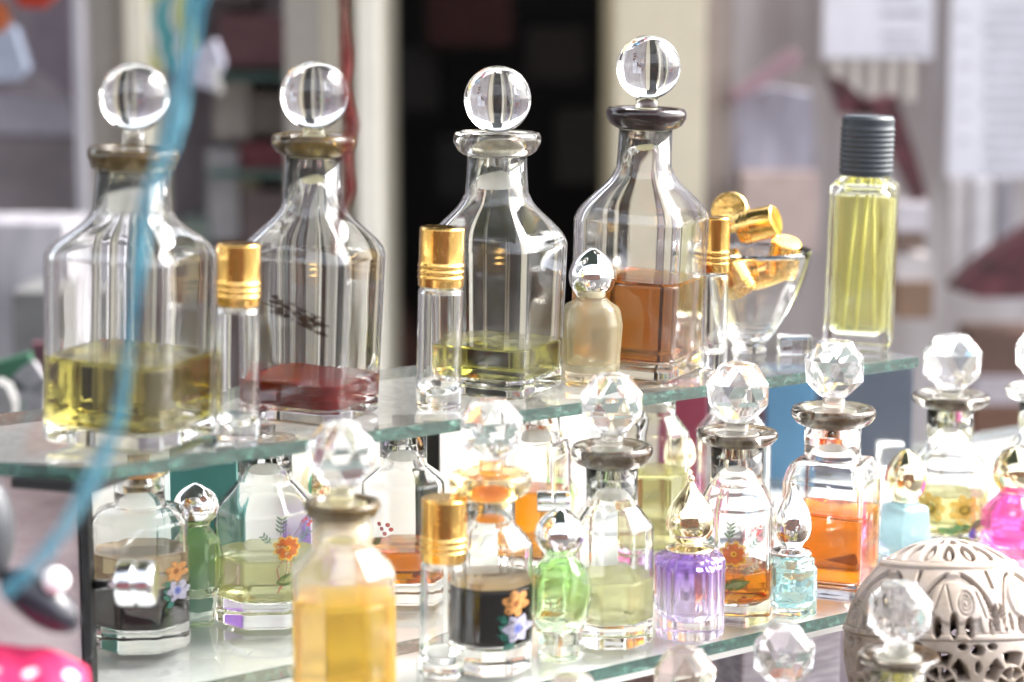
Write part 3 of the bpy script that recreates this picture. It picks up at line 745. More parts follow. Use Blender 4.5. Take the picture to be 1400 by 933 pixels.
# third level, bottles in front ------------------------------------------------------
def front_bottle(label, x, yball, rball, D, yctop, cr, nr, warm, liq, rot):
    Pb = at(x, yball, D); Y = Pb.y; S = D / F
    z0 = THIRD
    root = empty('glass_decanter', (Pb.x, Y, z0), label, 'decanter', G_FRONT, .2)
    zb = Pb.z - z0; r = rball * S
    zct = zat(yctop, Y) - z0 if yctop else zb - r * 1.5
    hc = .0055; nrr = nr * S; a = nrr * 1.75; t = .0016
    znb = zct - .022; zsh = znb - .012
    po = fillet([(0, 0, 0), (a * .95, 0, .001), (a, .0015, .001), (a, zsh, .003), (nrr, znb, .003), (nrr, zct - hc - .0003, .0004)])
    pi_ = fillet([(nrr - t, zct - hc - .0003, .0004), (nrr - t, znb, .003), (a - t, zsh - .0008, .003), (a - t, .008, .003), (a * .5, .006, .002), (0, .006, 0)])
    qf = lambda z: interp(z, [zsh, znb], [1, 0])
    loft('bottle_body', po + pi_, M['glass'], root, qf=qf, sf=OCT, seg=96)
    loft('liquid', fillet([(0, .0058, 0), (a * .5, .0058, .002), (a - t + .0004, .008, .003), (a - t + .0004, zsh - .008, .0004), (0, zsh - .008, 0)]), M[liq], root, sf=OCT, seg=96)
    crr = cr * S; rin = nrr - t
    prof = [(rin, 0), (nrr * 1.02, 0), (nrr * 1.15, hc * .06), (nrr * .35 + crr * .65, hc * .2), (crr * .94, hc * .36), (crr * .99, hc * .52), (crr, hc * .68), (crr * .99, hc * .84), (crr * .95, hc * .96), (crr * .88, hc), (crr * .75, hc * .93), (rin * 1.15, hc * .8), (rin, hc * .76)]
    ring_loft('collar', [(q, zct - hc + zz) for q, zz in prof], M['collar_olive' if warm else 'collar_brown'], root)
    sh = 20 * S
    st = loft('stopper', fillet([(0, zct - .016, 0), (rin * .84, zct - .016, .0006), (rin * .95, zct - .0015, .0006), (sh, zct - .0005, .0006), (sh, zb - r * .92, 0), (0, zb - r * .92, 0)]), M['plug'], root, seg=48)
    o = facet_ball('stopper_ball', r, M['crystal_warm' if warm else 'crystal'], st, rot=rot); o.location = (0, 0, zb)
front_bottle('stoppered bottle rising before the soapstone globe', 1230, 837, 47, .955, 893, 57, 38, False, 'l_palegreen', .15)
front_bottle('crystal stopper bottle left of the soapstone globe, below the icy blue bottle', 1072, 895, 45, .975, None, 54, 36, False, 'l_pale', .3)
front_bottle('warm tinted crystal stopper bottle below the purple bottle', 936, 926, 46, .955, None, 54, 36, True, 'l_gold', .05)
front_bottle('amber tinted crystal stopper bottle, just its tip showing under the shelf edge', 783, 960, 44, .93, None, 54, 36, True, 'l_gold', .2)

# ------------------------------------------------------------------ shelves
def shelf(name, label, poly, z, th, panemat, cat='shelf'):
    bm = bmesh.new()
    top = [bm.verts.new((p[0], p[1], z)) for p in poly]; bot = [bm.verts.new((p[0], p[1], z - th)) for p in poly]
    bm.faces.new(top); bm.faces.new(bot[::-1]); n = len(poly)
    for i in range(n):
        f = bm.faces.new((top[i], bot[i], bot[(i + 1) % n], top[(i + 1) % n])); f.material_index = 1
    o = from_bm(name, bm, [panemat, M['edge']], None, smooth=False)
    return tag(o, label, cat)
ed = Vector((.808, .589)); nd = Vector((-.589, .808))       # along the shelf, towards the back
A = on(400, 603, UP).xy
def sp(a, b): return A + ed * a + nd * b
c1 = on(128, 642, UP).xy
far = 1.0
tu = (c1 - A).dot(ed)
up_poly = [sp(tu, 0), on(10, 632, UP).xy, on(-120, 622, UP).xy, sp(tu - .03, .135), sp(.386, .135), sp(.386, 0)]
UPS = shelf('glass_shelf', 'upper green edged glass shelf carrying the square decanters', up_poly, UP - .0002, .0058, M['pane_top'])
B = on(980, 877, LOW).xy
def sp2(a, b): return B + ed * a + nd * b
n1 = (on(435, 901, LOW).xy - B).dot(nd)
shelf('glass_shelf', 'lower green edged glass shelf crowded with coloured perfume bottles', [sp2(-.42, 0), sp2(.55, 0), sp2(.55, n1), sp2(-.42, n1)], LOW - .0002, .0058, M['pane_low'])
shelf('glass_shelf', 'rear glass pane of the lower shelf, behind the thin seam', [sp2(-.42, n1 + .0009), sp2(.55, n1 + .0009), sp2(.55, .27), sp2(-.42, .27)], LOW - .0002, .0058, M['pane_low'])
bm = bmesh.new(); vs = [bm.verts.new((p.x, p.y, z)) for z in (LOW - .0065, LOW - .0105) for p in (sp2(-.42, .004), sp2(.55, .004), sp2(.55, .265), sp2(-.42, .265))]
for f in ((0, 1, 2, 3), (7, 6, 5, 4), (0, 4, 5, 1), (1, 5, 6, 2), (2, 6, 7, 3), (3, 7, 4, 0)): bm.faces.new([vs[i] for i in f])
tag(from_bm('shelf_liner', bm, M['liner'], None, smooth=False), 'white board lying under the lower glass shelf', 'board')
bm = bmesh.new(); vs = [bm.verts.new((p.x, p.y, z)) for z in (LOW + .0005, UP - .0075) for p in (sp2(-.42, .225), sp2(.1, .225), sp2(.1, .231), sp2(-.42, .231))]
for f in ((0, 1, 2, 3), (7, 6, 5, 4), (0, 4, 5, 1), (1, 5, 6, 2), (2, 6, 7, 3), (3, 7, 4, 0)): bm.faces.new([vs[i] for i in f])
tag(from_bm('back_board', bm, M['liner'], None, smooth=False), 'white upright board behind the left half of the lower shelf', 'board')
# black bracket under the left end of the upper shelf
bm = bmesh.new(); p0, p1 = on(14, 633, UP).xy, on(124, 642, UP).xy
n2 = Vector((-(p1 - p0).y, (p1 - p0).x)).normalized() * .03
vs = [bm.verts.new((p.x, p.y, z)) for z in (-.0064, -.0105) for p in (p0, p1, p1 + n2, p0 + n2)]
for f in ((0, 1, 2, 3), (7, 6, 5, 4), (0, 4, 5, 1), (1, 5, 6, 2), (2, 6, 7, 3), (3, 7, 4, 0)): bm.faces.new([vs[i] for i in f])
tag(from_bm('shelf_bracket', bm, M['black'], None, smooth=False), 'black bracket under the left corner of the upper shelf', 'bracket')

# ------------------------------------------------------------------ flat-fronted boxes, panels (real boxes facing the street)
def boxy(name, label, cat, rect, D, th, mat, group=None, parent=None, bev=.0, rot=0, kind=None):
    x0, y0, x1, y1 = rect
    Pc = at((x0 + x1) / 2, (y0 + y1) / 2, D); Y = Pc.y
    z1, z0 = zat(y0, Y), zat(y1, Y)
    S = scale(Y, (z0 + z1) / 2); w = (x1 - x0) * S / 2; h = (z1 - z0) / 2
    bm = box_bm(bmesh.new(), -w, w, 0, th, -h, h, bev)
    o = from_bm(name, bm, mat, parent, smooth=False)
    o.location = (Pc.x, Y, (z0 + z1) / 2); o.rotation_euler = (0, R(rot), 0)
    if label: tag(o, label, cat, group, kind)
    return o
def mottled(name, stops, sc, stretch=(1, 1, 1), rough=.6, detail=4):
    t = NT(name); p = t.n('ShaderNodeBsdfPrincipled'); p.inputs['Roughness'].default_value = rough
    t.l(t.ramp(t.noise(sc, stretch, detail=detail), stops), p.inputs['Base Color'])
    return t.done(p.outputs[0])

# left side board under the upper shelf
side = mottled('pinkish_board', [(.3, '#8d7b7e'), (.5, '#b3a0a2'), (.7, '#c2b3b3')], 14, (1, 1, 2.5))
boxy('side_board', 'pinkish grey board closing the left end below the upper shelf', 'board', (-260, 646, 117, 1500), .985, .02, side)
boxy('support_post', 'mottled black upright post beside the pinkish board', 'post', (120, 645, 131, 1500), .982, .012, mottled('mottled_black', [(.4, '#0c0c0d'), (.62, '#17171a'), (.72, '#8d8d90')], 90, (1, 1, 1.5)))

# chrome fittings: double ringed knobs on thin rods
def knob(label, px, py, D, w, h, rodto):
    P = at(px, py, D); S = D / F
    root = empty('chrome_knob', P, label, 'knob', 'ringed chrome shelf knobs')
    m = Matrix.Rotation(PI / 2, 4, 'Y')
    r = h / 2 * S; L = w * S
    pts = fillet([(0, -L / 2, 0), (r * .96, -L / 2, r * .1), (r, -L * .4, r * .05), (r, -L * .06, r * .05), (r * .86, -L * .04, 0), (r * .86, L * .04, 0), (r, L * .06, r * .05), (r, L * .36, r * .08), (r * .9, L / 2, r * .1), (0, L / 2, 0)])
    from_bm('ringed_head', loft_bm(pts, M_=m, seg=48), M['silver_cap'], root)
    d = Vector(rodto) - P; mm = d.to_track_quat('Z', 'Y').to_matrix().to_4x4()
    from_bm('rod', loft_bm([(0, 0), (r * .25, 0), (r * .25, d.length), (0, d.length)], M_=mm, seg=20), M['silver_cap'], root)
pk = at(126, 800, .982)
knob('ringed chrome knob in front of the black perfume at left', 187, 797, .925, 52, 64, (pk.x, pk.y, pk.z))
kb = on(757, 765, LOW)
knob('ringed chrome knob between orange perfume and green bottle', 757, 686, 1.13, 46, 30, (xat(748, kb.y, LOW), kb.y, LOW))

# boxes standing on the back of the lower shelf
def sbox(label, rect, D, c, th=.03, group='cartons behind the lower shelf bottles', rough=.5, cat='carton'):
    x0, y0, x1, y1 = rect
    Y = at((x0 + x1) / 2, y0, D).y
    z1 = zat(y0, Y); z0 = LOW
    S = scale(Y, z0); w = (x1 - x0) * S / 2
    o = from_bm('carton', box_bm(bmesh.new(), -w, w, 0, th, 0, z1 - z0, .0012), solid('carton_' + c.strip('#'), c, rough, var=.08), None, smooth=False)
    o.location = (xat((x0 + x1) / 2, Y, z0), Y, z0); tag(o, label, cat, group)
    return o
sbox('teal green carton behind the pale yellow flower bottle', (236, 600, 327, 0), 1.075, '#4a8f8b', th=.008)
sbox('black carton standing upright behind the orange berry bottle', (578, 580, 602, 0), 1.15, th=.01, c='#101214')
sbox('white carton behind the faceted stopper of the black perfume', (618, 548, 700, 0), 1.27, '#dcdad8')
sbox('cream white carton behind the pale yellow bottle', (752, 540, 850, 0), 1.27, '#d9dcdf')
sbox('crimson carton under the upper shelf edge', (904, 530, 964, 0), 1.27, '#7a2440')
sbox('dark plum carton between the crimson and blue cartons', (968, 514, 1044, 0), 1.33, '#3d2430')
sbox('bright blue carton behind the orange square shouldered bottle', (1046, 508, 1112, 0), 1.36, '#3d6a89')
sbox('navy grey carton at the right end below the upper shelf', (1112, 496, 1246, 0), 1.40, '#3a414e')

# ------------------------------------------------------------------ soapstone globe
def globe():
    D = 1.03; P = at(1297, 884, D); S = D / F; r0 = 143 * S
    nu, nv = 640, 300
    u = np.linspace(0, 2 * PI, nu, endpoint=False); v = np.linspace(0, 1, nv)
    lat = np.linspace(PI / 2 - .03, -PI / 2 + .5, nv)
    U, LAT = np.meshgrid(u, lat)
    def sst(x, a, b):
        t = np.clip((x - a) / (b - a), 0, 1); return t * t * (3 - 2 * t)
    dep = np.zeros_like(U)
    deg = np.degrees(LAT)
    def ang(k, n, off=0): return (U * n / (2 * PI) + off) % 1 - .5    # -.5..-.5 within each repeat
    def hole(du, dv, k=1.): return 1 - sst(np.sqrt(du ** 2 + dv ** 2), .78, 1.0)
    # top rosette: rings of petals
    n = 16; a = ang(0, n); dep = np.maximum(dep, .62 * hole(a / .36, (deg - 63.5) / 8.5) * (1 - .75 * hole((a - .06) / .15, (deg - 63) / 6)))
    n = 12; a = ang(0, n, .5); dep = np.maximum(dep, .5 * hole(a / .32, (deg - 78) / 4.5))
    for la, w, d in ((53.6, .7, .16), (49.2, .6, .12), (86, 1.2, .3)): dep = np.maximum(dep, d * (1 - sst(np.abs(deg - la), w * .5, w)))
    # seven arches, an elephant standing in each
    n = 7; a = ang(0, n, .25 + .5 - .02 - .34); y = deg; k = np.cos(LAT) / .9
    arch_half = .45 * np.clip(1 - (np.clip(y - 12, 0, None) / 35.5) ** 2.2, 0, 1) ** .6
    groove = (1 - sst(np.abs(np.abs(a) - arch_half) * k, .016, .03)) * ((y > 13) & (y < 46.5))
    dep = np.maximum(dep, .85 * groove)
    fork = (1 - sst(np.abs(np.abs(a) - .5) * k, .012, .024)) * ((y > 36) & (y < 48)); dep = np.maximum(dep, .7 * fork)
    inside = (np.abs(a) < arch_half - .03) & (y > 12.5) & (y < 45)
    body = np.minimum.reduce([np.sqrt(((a + .02) / .27) ** 2 + ((y - 29) / 12) ** 2), np.sqrt(((a - .2) / .14) ** 2 + ((y - 29) / 10) ** 2), np.sqrt(((a - .32) / .05) ** 2 + ((y - 21) / 10) ** 2)])
    dep = np.maximum(dep, inside * .2 * sst(body, .92, 1.12))
    ear = np.sqrt(((a - .12) / .09) ** 2 + ((y - 28) / 7) ** 2)
    for rr0 in (.95, .6, .3): dep = np.maximum(dep, inside * .1 * (1 - sst(np.abs(ear - rr0), .05, .16)))
    for x0, x1, y0, y1 in ((-.24, -.14, 24, 40), (-.1, -.04, 38, 24), (.26, .33, 34, 20)):
        L_ = 12; tt = np.clip(((a - x0) * (x1 - x0) * 3600 + (y - y0) * (y1 - y0)) / ((x1 - x0) ** 2 * 3600 + (y1 - y0) ** 2), 0, 1)
        dd = np.sqrt(((a - x0 - tt * (x1 - x0)) * 60) ** 2 + (y - y0 - tt * (y1 - y0)) ** 2); dep = np.maximum(dep, inside * .12 * (1 - sst(dd, .3, .9)))
    for cx, w_, h, cy in ((-.2, .055, 6, 15), (-.02, .05, 7.5, 16), (.15, .05, 6, 15), (.38, .025, 5, 15.5), (-.34, .03, 5.5, 18)):
        dep = np.maximum(dep, hole((a - cx) / w_, (deg - cy) / h))
    # small paired slits beside the arches at their feet
    for cx in (-.47, .47): dep = np.maximum(dep, .9 * hole((a - cx) / .022, (deg - 22) / 6))
    # middle band
    for la in (11.6, 8.0): dep = np.maximum(dep, .16 * (1 - sst(np.abs(deg - la), .3, .7)))
    # pierced lattice of six petalled roundels
    n = 9; a = ang(0, n, .15); cy = -13.
    rho = np.sqrt((a / .46) ** 2 + ((deg - cy) / 17.5) ** 2); th = np.arctan2((deg - cy) / 17.5, a / .46)
    p2 = (1 - sst(np.abs(rho - .7), .13, .2)) * sst(np.abs(np.sin(3 * th)), .3, .5); dep = np.maximum(dep, p2)
    p3 = (1 - sst(np.abs(rho - .3), .09, .16)) * sst(np.abs(np.cos(3 * th)), .35, .6); dep = np.maximum(dep, p3)
    for cx, c2, w_, h in ((.5, 3.5, .1, 3.), (.5, -30, .1, 4), (.3, 5.2, .07, 1.8), (-.3, 5.2, .07, 1.8), (.5, -5, .045, 3), (.5, -21, .045, 3)):
        aa = (a - cx + .5) % 1 - .5; dep = np.maximum(dep, hole(aa / w_, (deg - c2) / h))
    full = .0075
    rr = r0 - full * dep
    # lid bulges a little and the band stands proud
    rr = rr + .0008 * ((deg > 8) & (deg < 11.6)) + .0008 * ((deg > 49.2) & (deg < 53.6))
    zs = rr * np.sin(LAT); zs = np.where(zs > 0, zs * 1.03, zs * 1.1)
    X = rr * np.cos(LAT) * np.cos(U); Y = rr * np.cos(LAT) * np.sin(U)
    verts = np.stack([X, Y, zs], -1).reshape(-1, 3)
    faces = []
    cut = dep > .93
    for j in range(nv - 1):
        for i in range(nu):
            k = (i + 1) % nu
            if cut[j, i] and cut[j, k] and cut[j + 1, i] and cut[j + 1, k]: continue
            faces.append((j * nu + i, (j + 1) * nu + i, (j + 1) * nu + k, j * nu + k))
    top = len(verts); verts = np.vstack([verts, [0, 0, r0 * 1.02]])
    for i in range(nu): faces.append((top, i, (i + 1) % nu))
    me = bpy.data.meshes.new('globe_shell'); me.from_pydata(verts.tolist(), [], faces); me.update()
    t = NT('soapstone'); p = t.n('ShaderNodeBsdfPrincipled'); p.inputs['Roughness'].default_value = .55
    t.l(t.ramp(t.noise(28, (1, 1, 1.6), detail=8, rough=.65), [(.3, '#80705f'), (.45, '#9b8d80'), (.6, '#a89c94'), (.75, '#988768')]), p.inputs['Base Color'])
    t.l(t.bump(t.noise(160, detail=6), .3, .001), p.inputs['Normal'])
    m = t.done(p.outputs[0])
    o = empty('soapstone_globe', (P.x, P.y, THIRD), 'pierced carved soapstone globe with elephants in arches', 'incense globe')
    g = link('globe_shell', me, m, o); g.location = (0, 0, P.z - THIRD); g.rotation_euler = (R(-11), 0, 0)
    zb = P.z - THIRD - r0 * 1.1 * math.sin(PI / 2 - .5) * .985
    loft('foot', fillet([(0, 0, 0), (.034, 0, .002), (.03, .006, .002), (.024, max(zb, .008), .001), (0, max(zb, .008), 0)]), m, o)
globe()

# carved blocks under the lower shelf (blurred) and the table they stand on
carv = mottled('carved_wood', [(.35, '#4b3a36'), (.5, '#7b675f'), (.65, '#a39088')], 70, (1, 1, 1.3))
grey_news = mottled('newsprint', [(.4, '#8b868b'), (.6, '#a9a5aa')], 120, (.3, 1, 3))
tb = bmesh.new(); pts = [sp2(-.5, -.13), sp2(.7, -.13), sp2(.7, .4), sp2(-.5, .4)]
vs = [tb.verts.new((p.x, p.y, z)) for z in (THIRD - .0005, THIRD - .02) for p in pts]
for f in ((0, 1, 2, 3), (7, 6, 5, 4), (0, 4, 5, 1), (1, 5, 6, 2), (2, 6, 7, 3), (3, 7, 4, 0)): tb.faces.new([vs[i] for i in f])
tag(from_bm('display_table', tb, mottled('table_cloth_grey', [(.35, '#8a7f86'), (.65, '#a79da2')], 20), None, smooth=False), 'grey topped display table below both shelves', 'table')
def tbox(label, px0, px1, ytop, D, th, mat, cat):
    Y = at((px0 + px1) / 2, ytop, D).y; z1 = zat(ytop, Y); S = scale(Y, z1); w = (px1 - px0) * S / 2
    o = from_bm('carved_box', box_bm(bmesh.new(), -w, w, 0, th, 0, z1 - THIRD, .002), mat, None, smooth=False)
    o.location = (xat((px0 + px1) / 2, Y, z1), Y, THIRD); o.rotation_euler = (0, 0, R(30)); tag(o, label, cat)
tbox('brown carved box below the lower shelf, left of the globe', 845, 985, 868, 1.12, .03, carv, 'box')
tbox('stack of grey newsprint below the lower shelf beside the globe', 1000, 1170, 800, 1.2, .05, grey_news, 'newspapers')

# ------------------------------------------------------------------ ribbons and cloth in front
def ribbon(name, label, cat, path, D, widths, mat, twist=(), seg=8, th=.0003):
    P = []
    for i in range(len(path) - 1):
        for k in range(seg):
            t = k / seg; ft = t * t * (3 - 2 * t)
            P.append((path[i][0] * (1 - t) + path[i + 1][0] * t, path[i][1] * (1 - t) + path[i + 1][1] * t, widths[i] * (1 - ft) + widths[i + 1] * ft,
                      (path[i][2] if len(path[i]) > 2 else 0) * (1 - t) + (path[i + 1][2] if len(path[i + 1]) > 2 else 0) * t))
    P.append((path[-1][0], path[-1][1], widths[-1], path[-1][2] if len(path[-1]) > 2 else 0))
    bm = bmesh.new(); rows = []
    for i, (x, y, w, dd) in enumerate(P):
        tw = .5 * math.sin(i * .35 + 1)
        a = P[max(i - 1, 0)]; b = P[min(i + 1, len(P) - 1)]
        tx, ty = b[0] - a[0], b[1] - a[1]; L = math.hypot(tx, ty); nx, ny = -ty / L, tx / L
        row = []
        for s in np.linspace(-1, 1, 9):
            q = at(x + nx * s * w / 2, y + ny * s * w / 2, D + dd)
            q.y += .0016 * math.sin(s * 7 + i * .3) + s * w / F * .5 * tw
            row.append(bm.verts.new(q))
        rows.append(row)
    for A_, B_ in zip(rows, rows[1:]):
        for k in range(8): bm.faces.new((A_[k], A_[k + 1], B_[k + 1], B_[k]))
    o = from_bm(name, bm, mat, None)
    m = o.modifiers.new('th', 'SOLIDIFY'); m.thickness = th
    return tag(o, label, cat)
def sheer(name, c1, c2, tr):
    t = NT(name)
    cc = t.ramp(t.noise(45, (1, 1, .4), detail=3), [(.35, c1), (.65, c2)])
    d = t.n('ShaderNodeBsdfDiffuse'); q = t.n('ShaderNodeBsdfTranslucent'); x = t.n('ShaderNodeBsdfTransparent')
    t.l(cc, d.inputs[0]); t.l(cc, q.inputs[0])
    f = t.ramp(t.noise(420, (1, 1, .12), detail=5, rough=.7), [(.36, max(0., tr - .4)), (.66, min(1., tr + .42))])
    return t.done(t.mix(f, t.mix(.45, d.outputs[0], q.outputs[0]), x.outputs[0]))
ribbon('ribbon', 'sheer turquoise blue ribbon hanging in front of the olive decanter', 'ribbon',
       [(285, -420), (275, -60), (262, 40), (250, 110), (232, 190), (205, 270), (190, 330), (182, 420), (172, 520), (155, 590), (125, 660), (88, 725), (45, 775), (5, 815)], .7,
       [27, 28, 30, 27, 28, 24, 22, 16, 15, 20, 25, 20, 22, 18], sheer('turquoise_ribbon', '#3f93ac', '#9cc8d4', .5))
ribbon('cord', 'dark red twisted cord hanging before the red perfume decanter', 'cord',
       [(466, -420), (468, -40), (470, 20), (474, 70), (470, 120), (482, 170), (472, 215), (478, 260), (462, 310), (456, 345)], .83,
       [12, 12, 10, 15, 11, 18, 13, 14, 8, 5], sheer('red_cord', '#6a1c26', '#a04a4a', .5))
# dark clasp tied at the ribbon's end
def clasp():
    P = at(55, 822, .80); root = empty('clasp', P, 'shiny black clasp with a white pearl at the end of the ribbon', 'clasp')
    bm = bmesh.new(); bmesh.ops.create_uvsphere(bm, u_segments=32, v_segments=20, radius=1)
    bmesh.ops.transform(bm, matrix=Matrix.Rotation(R(38), 4, 'Y') @ Matrix.Diagonal((.017, .009, .0085, 1)), verts=bm.verts)
    from_bm('shell', bm, solid('black_gloss', (.02, .02, .028), .2, var=.3), root)
    bm = bmesh.new(); bmesh.ops.create_uvsphere(bm, u_segments=24, v_segments=16, radius=.0048); bmesh.ops.translate(bm, vec=(.007, -.005, .009), verts=bm.verts)
    from_bm('pearl', bm, solid('pearl', (.85, .84, .86), .15, var=.02), root)  # white ball added as the highlight on the black shell
clasp()
bm = bmesh.new(); bmesh.ops.create_uvsphere(bm, u_segments=32, v_segments=20, radius=1)
bmesh.ops.transform(bm, matrix=Matrix.Diagonal((.013, .012, .022, 1)), verts=bm.verts)
o = from_bm('bead', bm, solid('grey_bead', '#3b3d42', .35, var=.2)); o.location = at(-28, 725, .8); tag(o, 'dark grey oval bead at the left edge below the shelf', 'bead')
def cloth():
    t = NT('pink_polka'); p = t.n('ShaderNodeBsdfPrincipled'); p.inputs['Roughness'].default_value = .7
    vz = t.n('ShaderNodeTexVoronoi'); vz.inputs['Scale'].default_value = 75; vz.inputs['Randomness'].default_value = .15
    t.l(t.coord(), vz.inputs['Vector'])
    t.l(t.ramp(vz.outputs['Distance'], [(.16, (.7, .6, .66)), (.26, '#b5114c')]), p.inputs['Base Color'])
    bm = bmesh.new(); n = 40; g = []
    for i in range(n):
        row = []
        for j in range(n):
            px = -120 + 240 * i / (n - 1); py = 884 + 140 * j / (n - 1) + 26 * max(0, (px - 30) / 90) + 5 * math.sin(px * .06)
            q = at(px, py, .80 - .05 * j / (n - 1)); q.y += .0022 * math.sin(px * .045 + j * .12) + .0008 * math.sin(px * .13 - j * .3)
            row.append(bm.verts.new(q))
        g.append(row)
    for i in range(n - 1):
        for j in range(n - 1): bm.faces.new((g[i][j], g[i + 1][j], g[i + 1][j + 1], g[i][j + 1]))
    o = from_bm('scarf', bm, t.done(p.outputs[0])); m = o.modifiers.new('th', 'SOLIDIFY'); m.thickness = .0012
    tag(o, 'hot pink scarf with white polka dots in the bottom left', 'scarf')
cloth()

# ------------------------------------------------------------------ background: shop front behind
BD = 2.2
def bgm(name, c, **k): return solid('bg_' + name, c, k.pop('rough', .7), **k)
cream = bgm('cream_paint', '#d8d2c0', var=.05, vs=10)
def prism(name, label, cat, x0, x1, D0, D1, mat, y0=-900, y1=1500, group=None, parent=None):
    return boxy(name, label, cat, (x0, y0, x1, y1), D0, D1 - D0, mat, group, parent)
# door frame and dark room
fr = empty('door_frame', at(680, 900, BD), 'cream painted frame round the dark doorway', 'door frame')
def child(o, root):
    o.parent = root; o.location = Vector(o.location) - Vector(root.location); return o
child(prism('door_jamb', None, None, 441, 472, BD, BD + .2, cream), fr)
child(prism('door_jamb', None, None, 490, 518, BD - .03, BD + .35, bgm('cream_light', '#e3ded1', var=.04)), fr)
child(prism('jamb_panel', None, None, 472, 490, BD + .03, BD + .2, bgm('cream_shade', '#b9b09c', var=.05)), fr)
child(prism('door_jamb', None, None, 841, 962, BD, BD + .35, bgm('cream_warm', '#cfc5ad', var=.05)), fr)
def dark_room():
    m = bgm('dark_room', (.035, .029, .027), var=.3, vs=4)  # darkness of the unlit room is put into this near-black colour
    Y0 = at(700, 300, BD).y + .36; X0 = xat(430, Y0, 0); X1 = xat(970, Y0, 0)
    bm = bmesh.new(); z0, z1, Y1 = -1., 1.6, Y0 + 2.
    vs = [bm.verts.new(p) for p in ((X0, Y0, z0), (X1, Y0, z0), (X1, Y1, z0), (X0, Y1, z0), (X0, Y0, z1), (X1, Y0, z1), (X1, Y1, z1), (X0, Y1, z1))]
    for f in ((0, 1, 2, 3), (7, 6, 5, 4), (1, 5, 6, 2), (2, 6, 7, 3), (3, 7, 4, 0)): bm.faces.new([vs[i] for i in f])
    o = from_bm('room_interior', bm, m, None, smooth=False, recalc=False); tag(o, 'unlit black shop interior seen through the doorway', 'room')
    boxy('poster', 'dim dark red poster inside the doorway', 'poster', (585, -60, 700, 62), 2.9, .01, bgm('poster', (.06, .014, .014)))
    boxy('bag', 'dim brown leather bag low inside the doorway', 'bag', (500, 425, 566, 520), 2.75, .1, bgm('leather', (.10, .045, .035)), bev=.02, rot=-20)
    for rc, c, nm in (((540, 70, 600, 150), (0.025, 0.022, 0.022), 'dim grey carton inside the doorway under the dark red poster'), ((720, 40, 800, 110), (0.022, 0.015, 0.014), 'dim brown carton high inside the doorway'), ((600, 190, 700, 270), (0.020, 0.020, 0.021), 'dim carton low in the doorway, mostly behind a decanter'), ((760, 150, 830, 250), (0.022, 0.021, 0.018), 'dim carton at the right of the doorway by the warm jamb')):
        boxy('carton', nm, 'carton', rc, 2.95, .15, bgm('dim%d' % rc[0], c), 'dim cartons inside the dark doorway')  # dimness of these cartons is painted into their near-black colours
dark_room()
# left cabinet
greybe = bgm('grey_beige', '#9a958c', var=.06)
prism('pilaster', 'grey beige pilaster left of the cream doorway', 'pilaster', 393, 441, BD - .01, BD + .2, greybe)
prism('pilaster', 'wide grey beige pilaster behind the olive decanter', 'pilaster', 117, 178, BD - .02, BD + .2, bgm('grey_beige2', '#a09b92', var=.06))
prism('window_strip', 'narrow cream strip behind the leftmost stopper', 'strip', 178, 204, BD - .04, BD + .1, cream)
prism('window_mullion', 'thin pale metal mullion at the left', 'mullion', 106, 118, BD - .06, BD, bgm('mullion', '#a9a6ad', var=.05, rough=.35))
cab = prism('wall', 'mauve grey cabinet back behind the left decanters', 'wall', -420, 393, BD + .22, BD + .26, mottled('mauve_back', [(.3, '#7d7077'), (.55, '#a89da4'), (.75, '#c2b9c0')], 9, (1, 1, .7)))
bgl = [((300, 20, 392, 92), '#85606a'), ((286, -60, 345, 10), '#6e6267'), ((292, 112, 340, 190), '#a8a3a1'), ((342, 128, 392, 182), '#77716f'), ((328, 196, 392, 232), '#7d444e'), ((284, 205, 326, 330), '#aaa9b0'),
       ((330, 262, 392, 330), '#75686c'), ((300, 240, 352, 262), '#857f6c'), ((296, 340, 330, 420), '#937a80'), ((250, 300, 286, 420), '#7b8884')]
names = ['maroon carton at top of the cabinet by the cream jamb', 'charcoal carton at the very top of the cabinet', 'pale grey carton below the upper teal shelf line', 'dark grey carton beside the pale grey carton',
         'dusty red carton halfway down the cabinet', 'tall light grey carton low in the cabinet', 'dark brown carton at the cabinet bottom', 'flat khaki carton above the brown carton', 'mauve carton behind the left gold cap', 'grey green carton beside the mauve carton']
for (rc, c), nm in zip(bgl, names):
    boxy('carton', nm, 'carton', rc, BD + .1, .08, bgm('box_' + c.strip('#'), c, var=.15), 'blurred cartons in the left cabinet')
for i, (y, nm) in enumerate(((101, 'upper teal shelf board in the left cabinet'), (234, 'lower teal shelf board in the left cabinet'))):
    boxy('cabinet_shelf', nm, 'shelf', (284, y, 393, y + 9), BD + .08, .12, bgm('teal_shelf%d' % i, '#557370'))
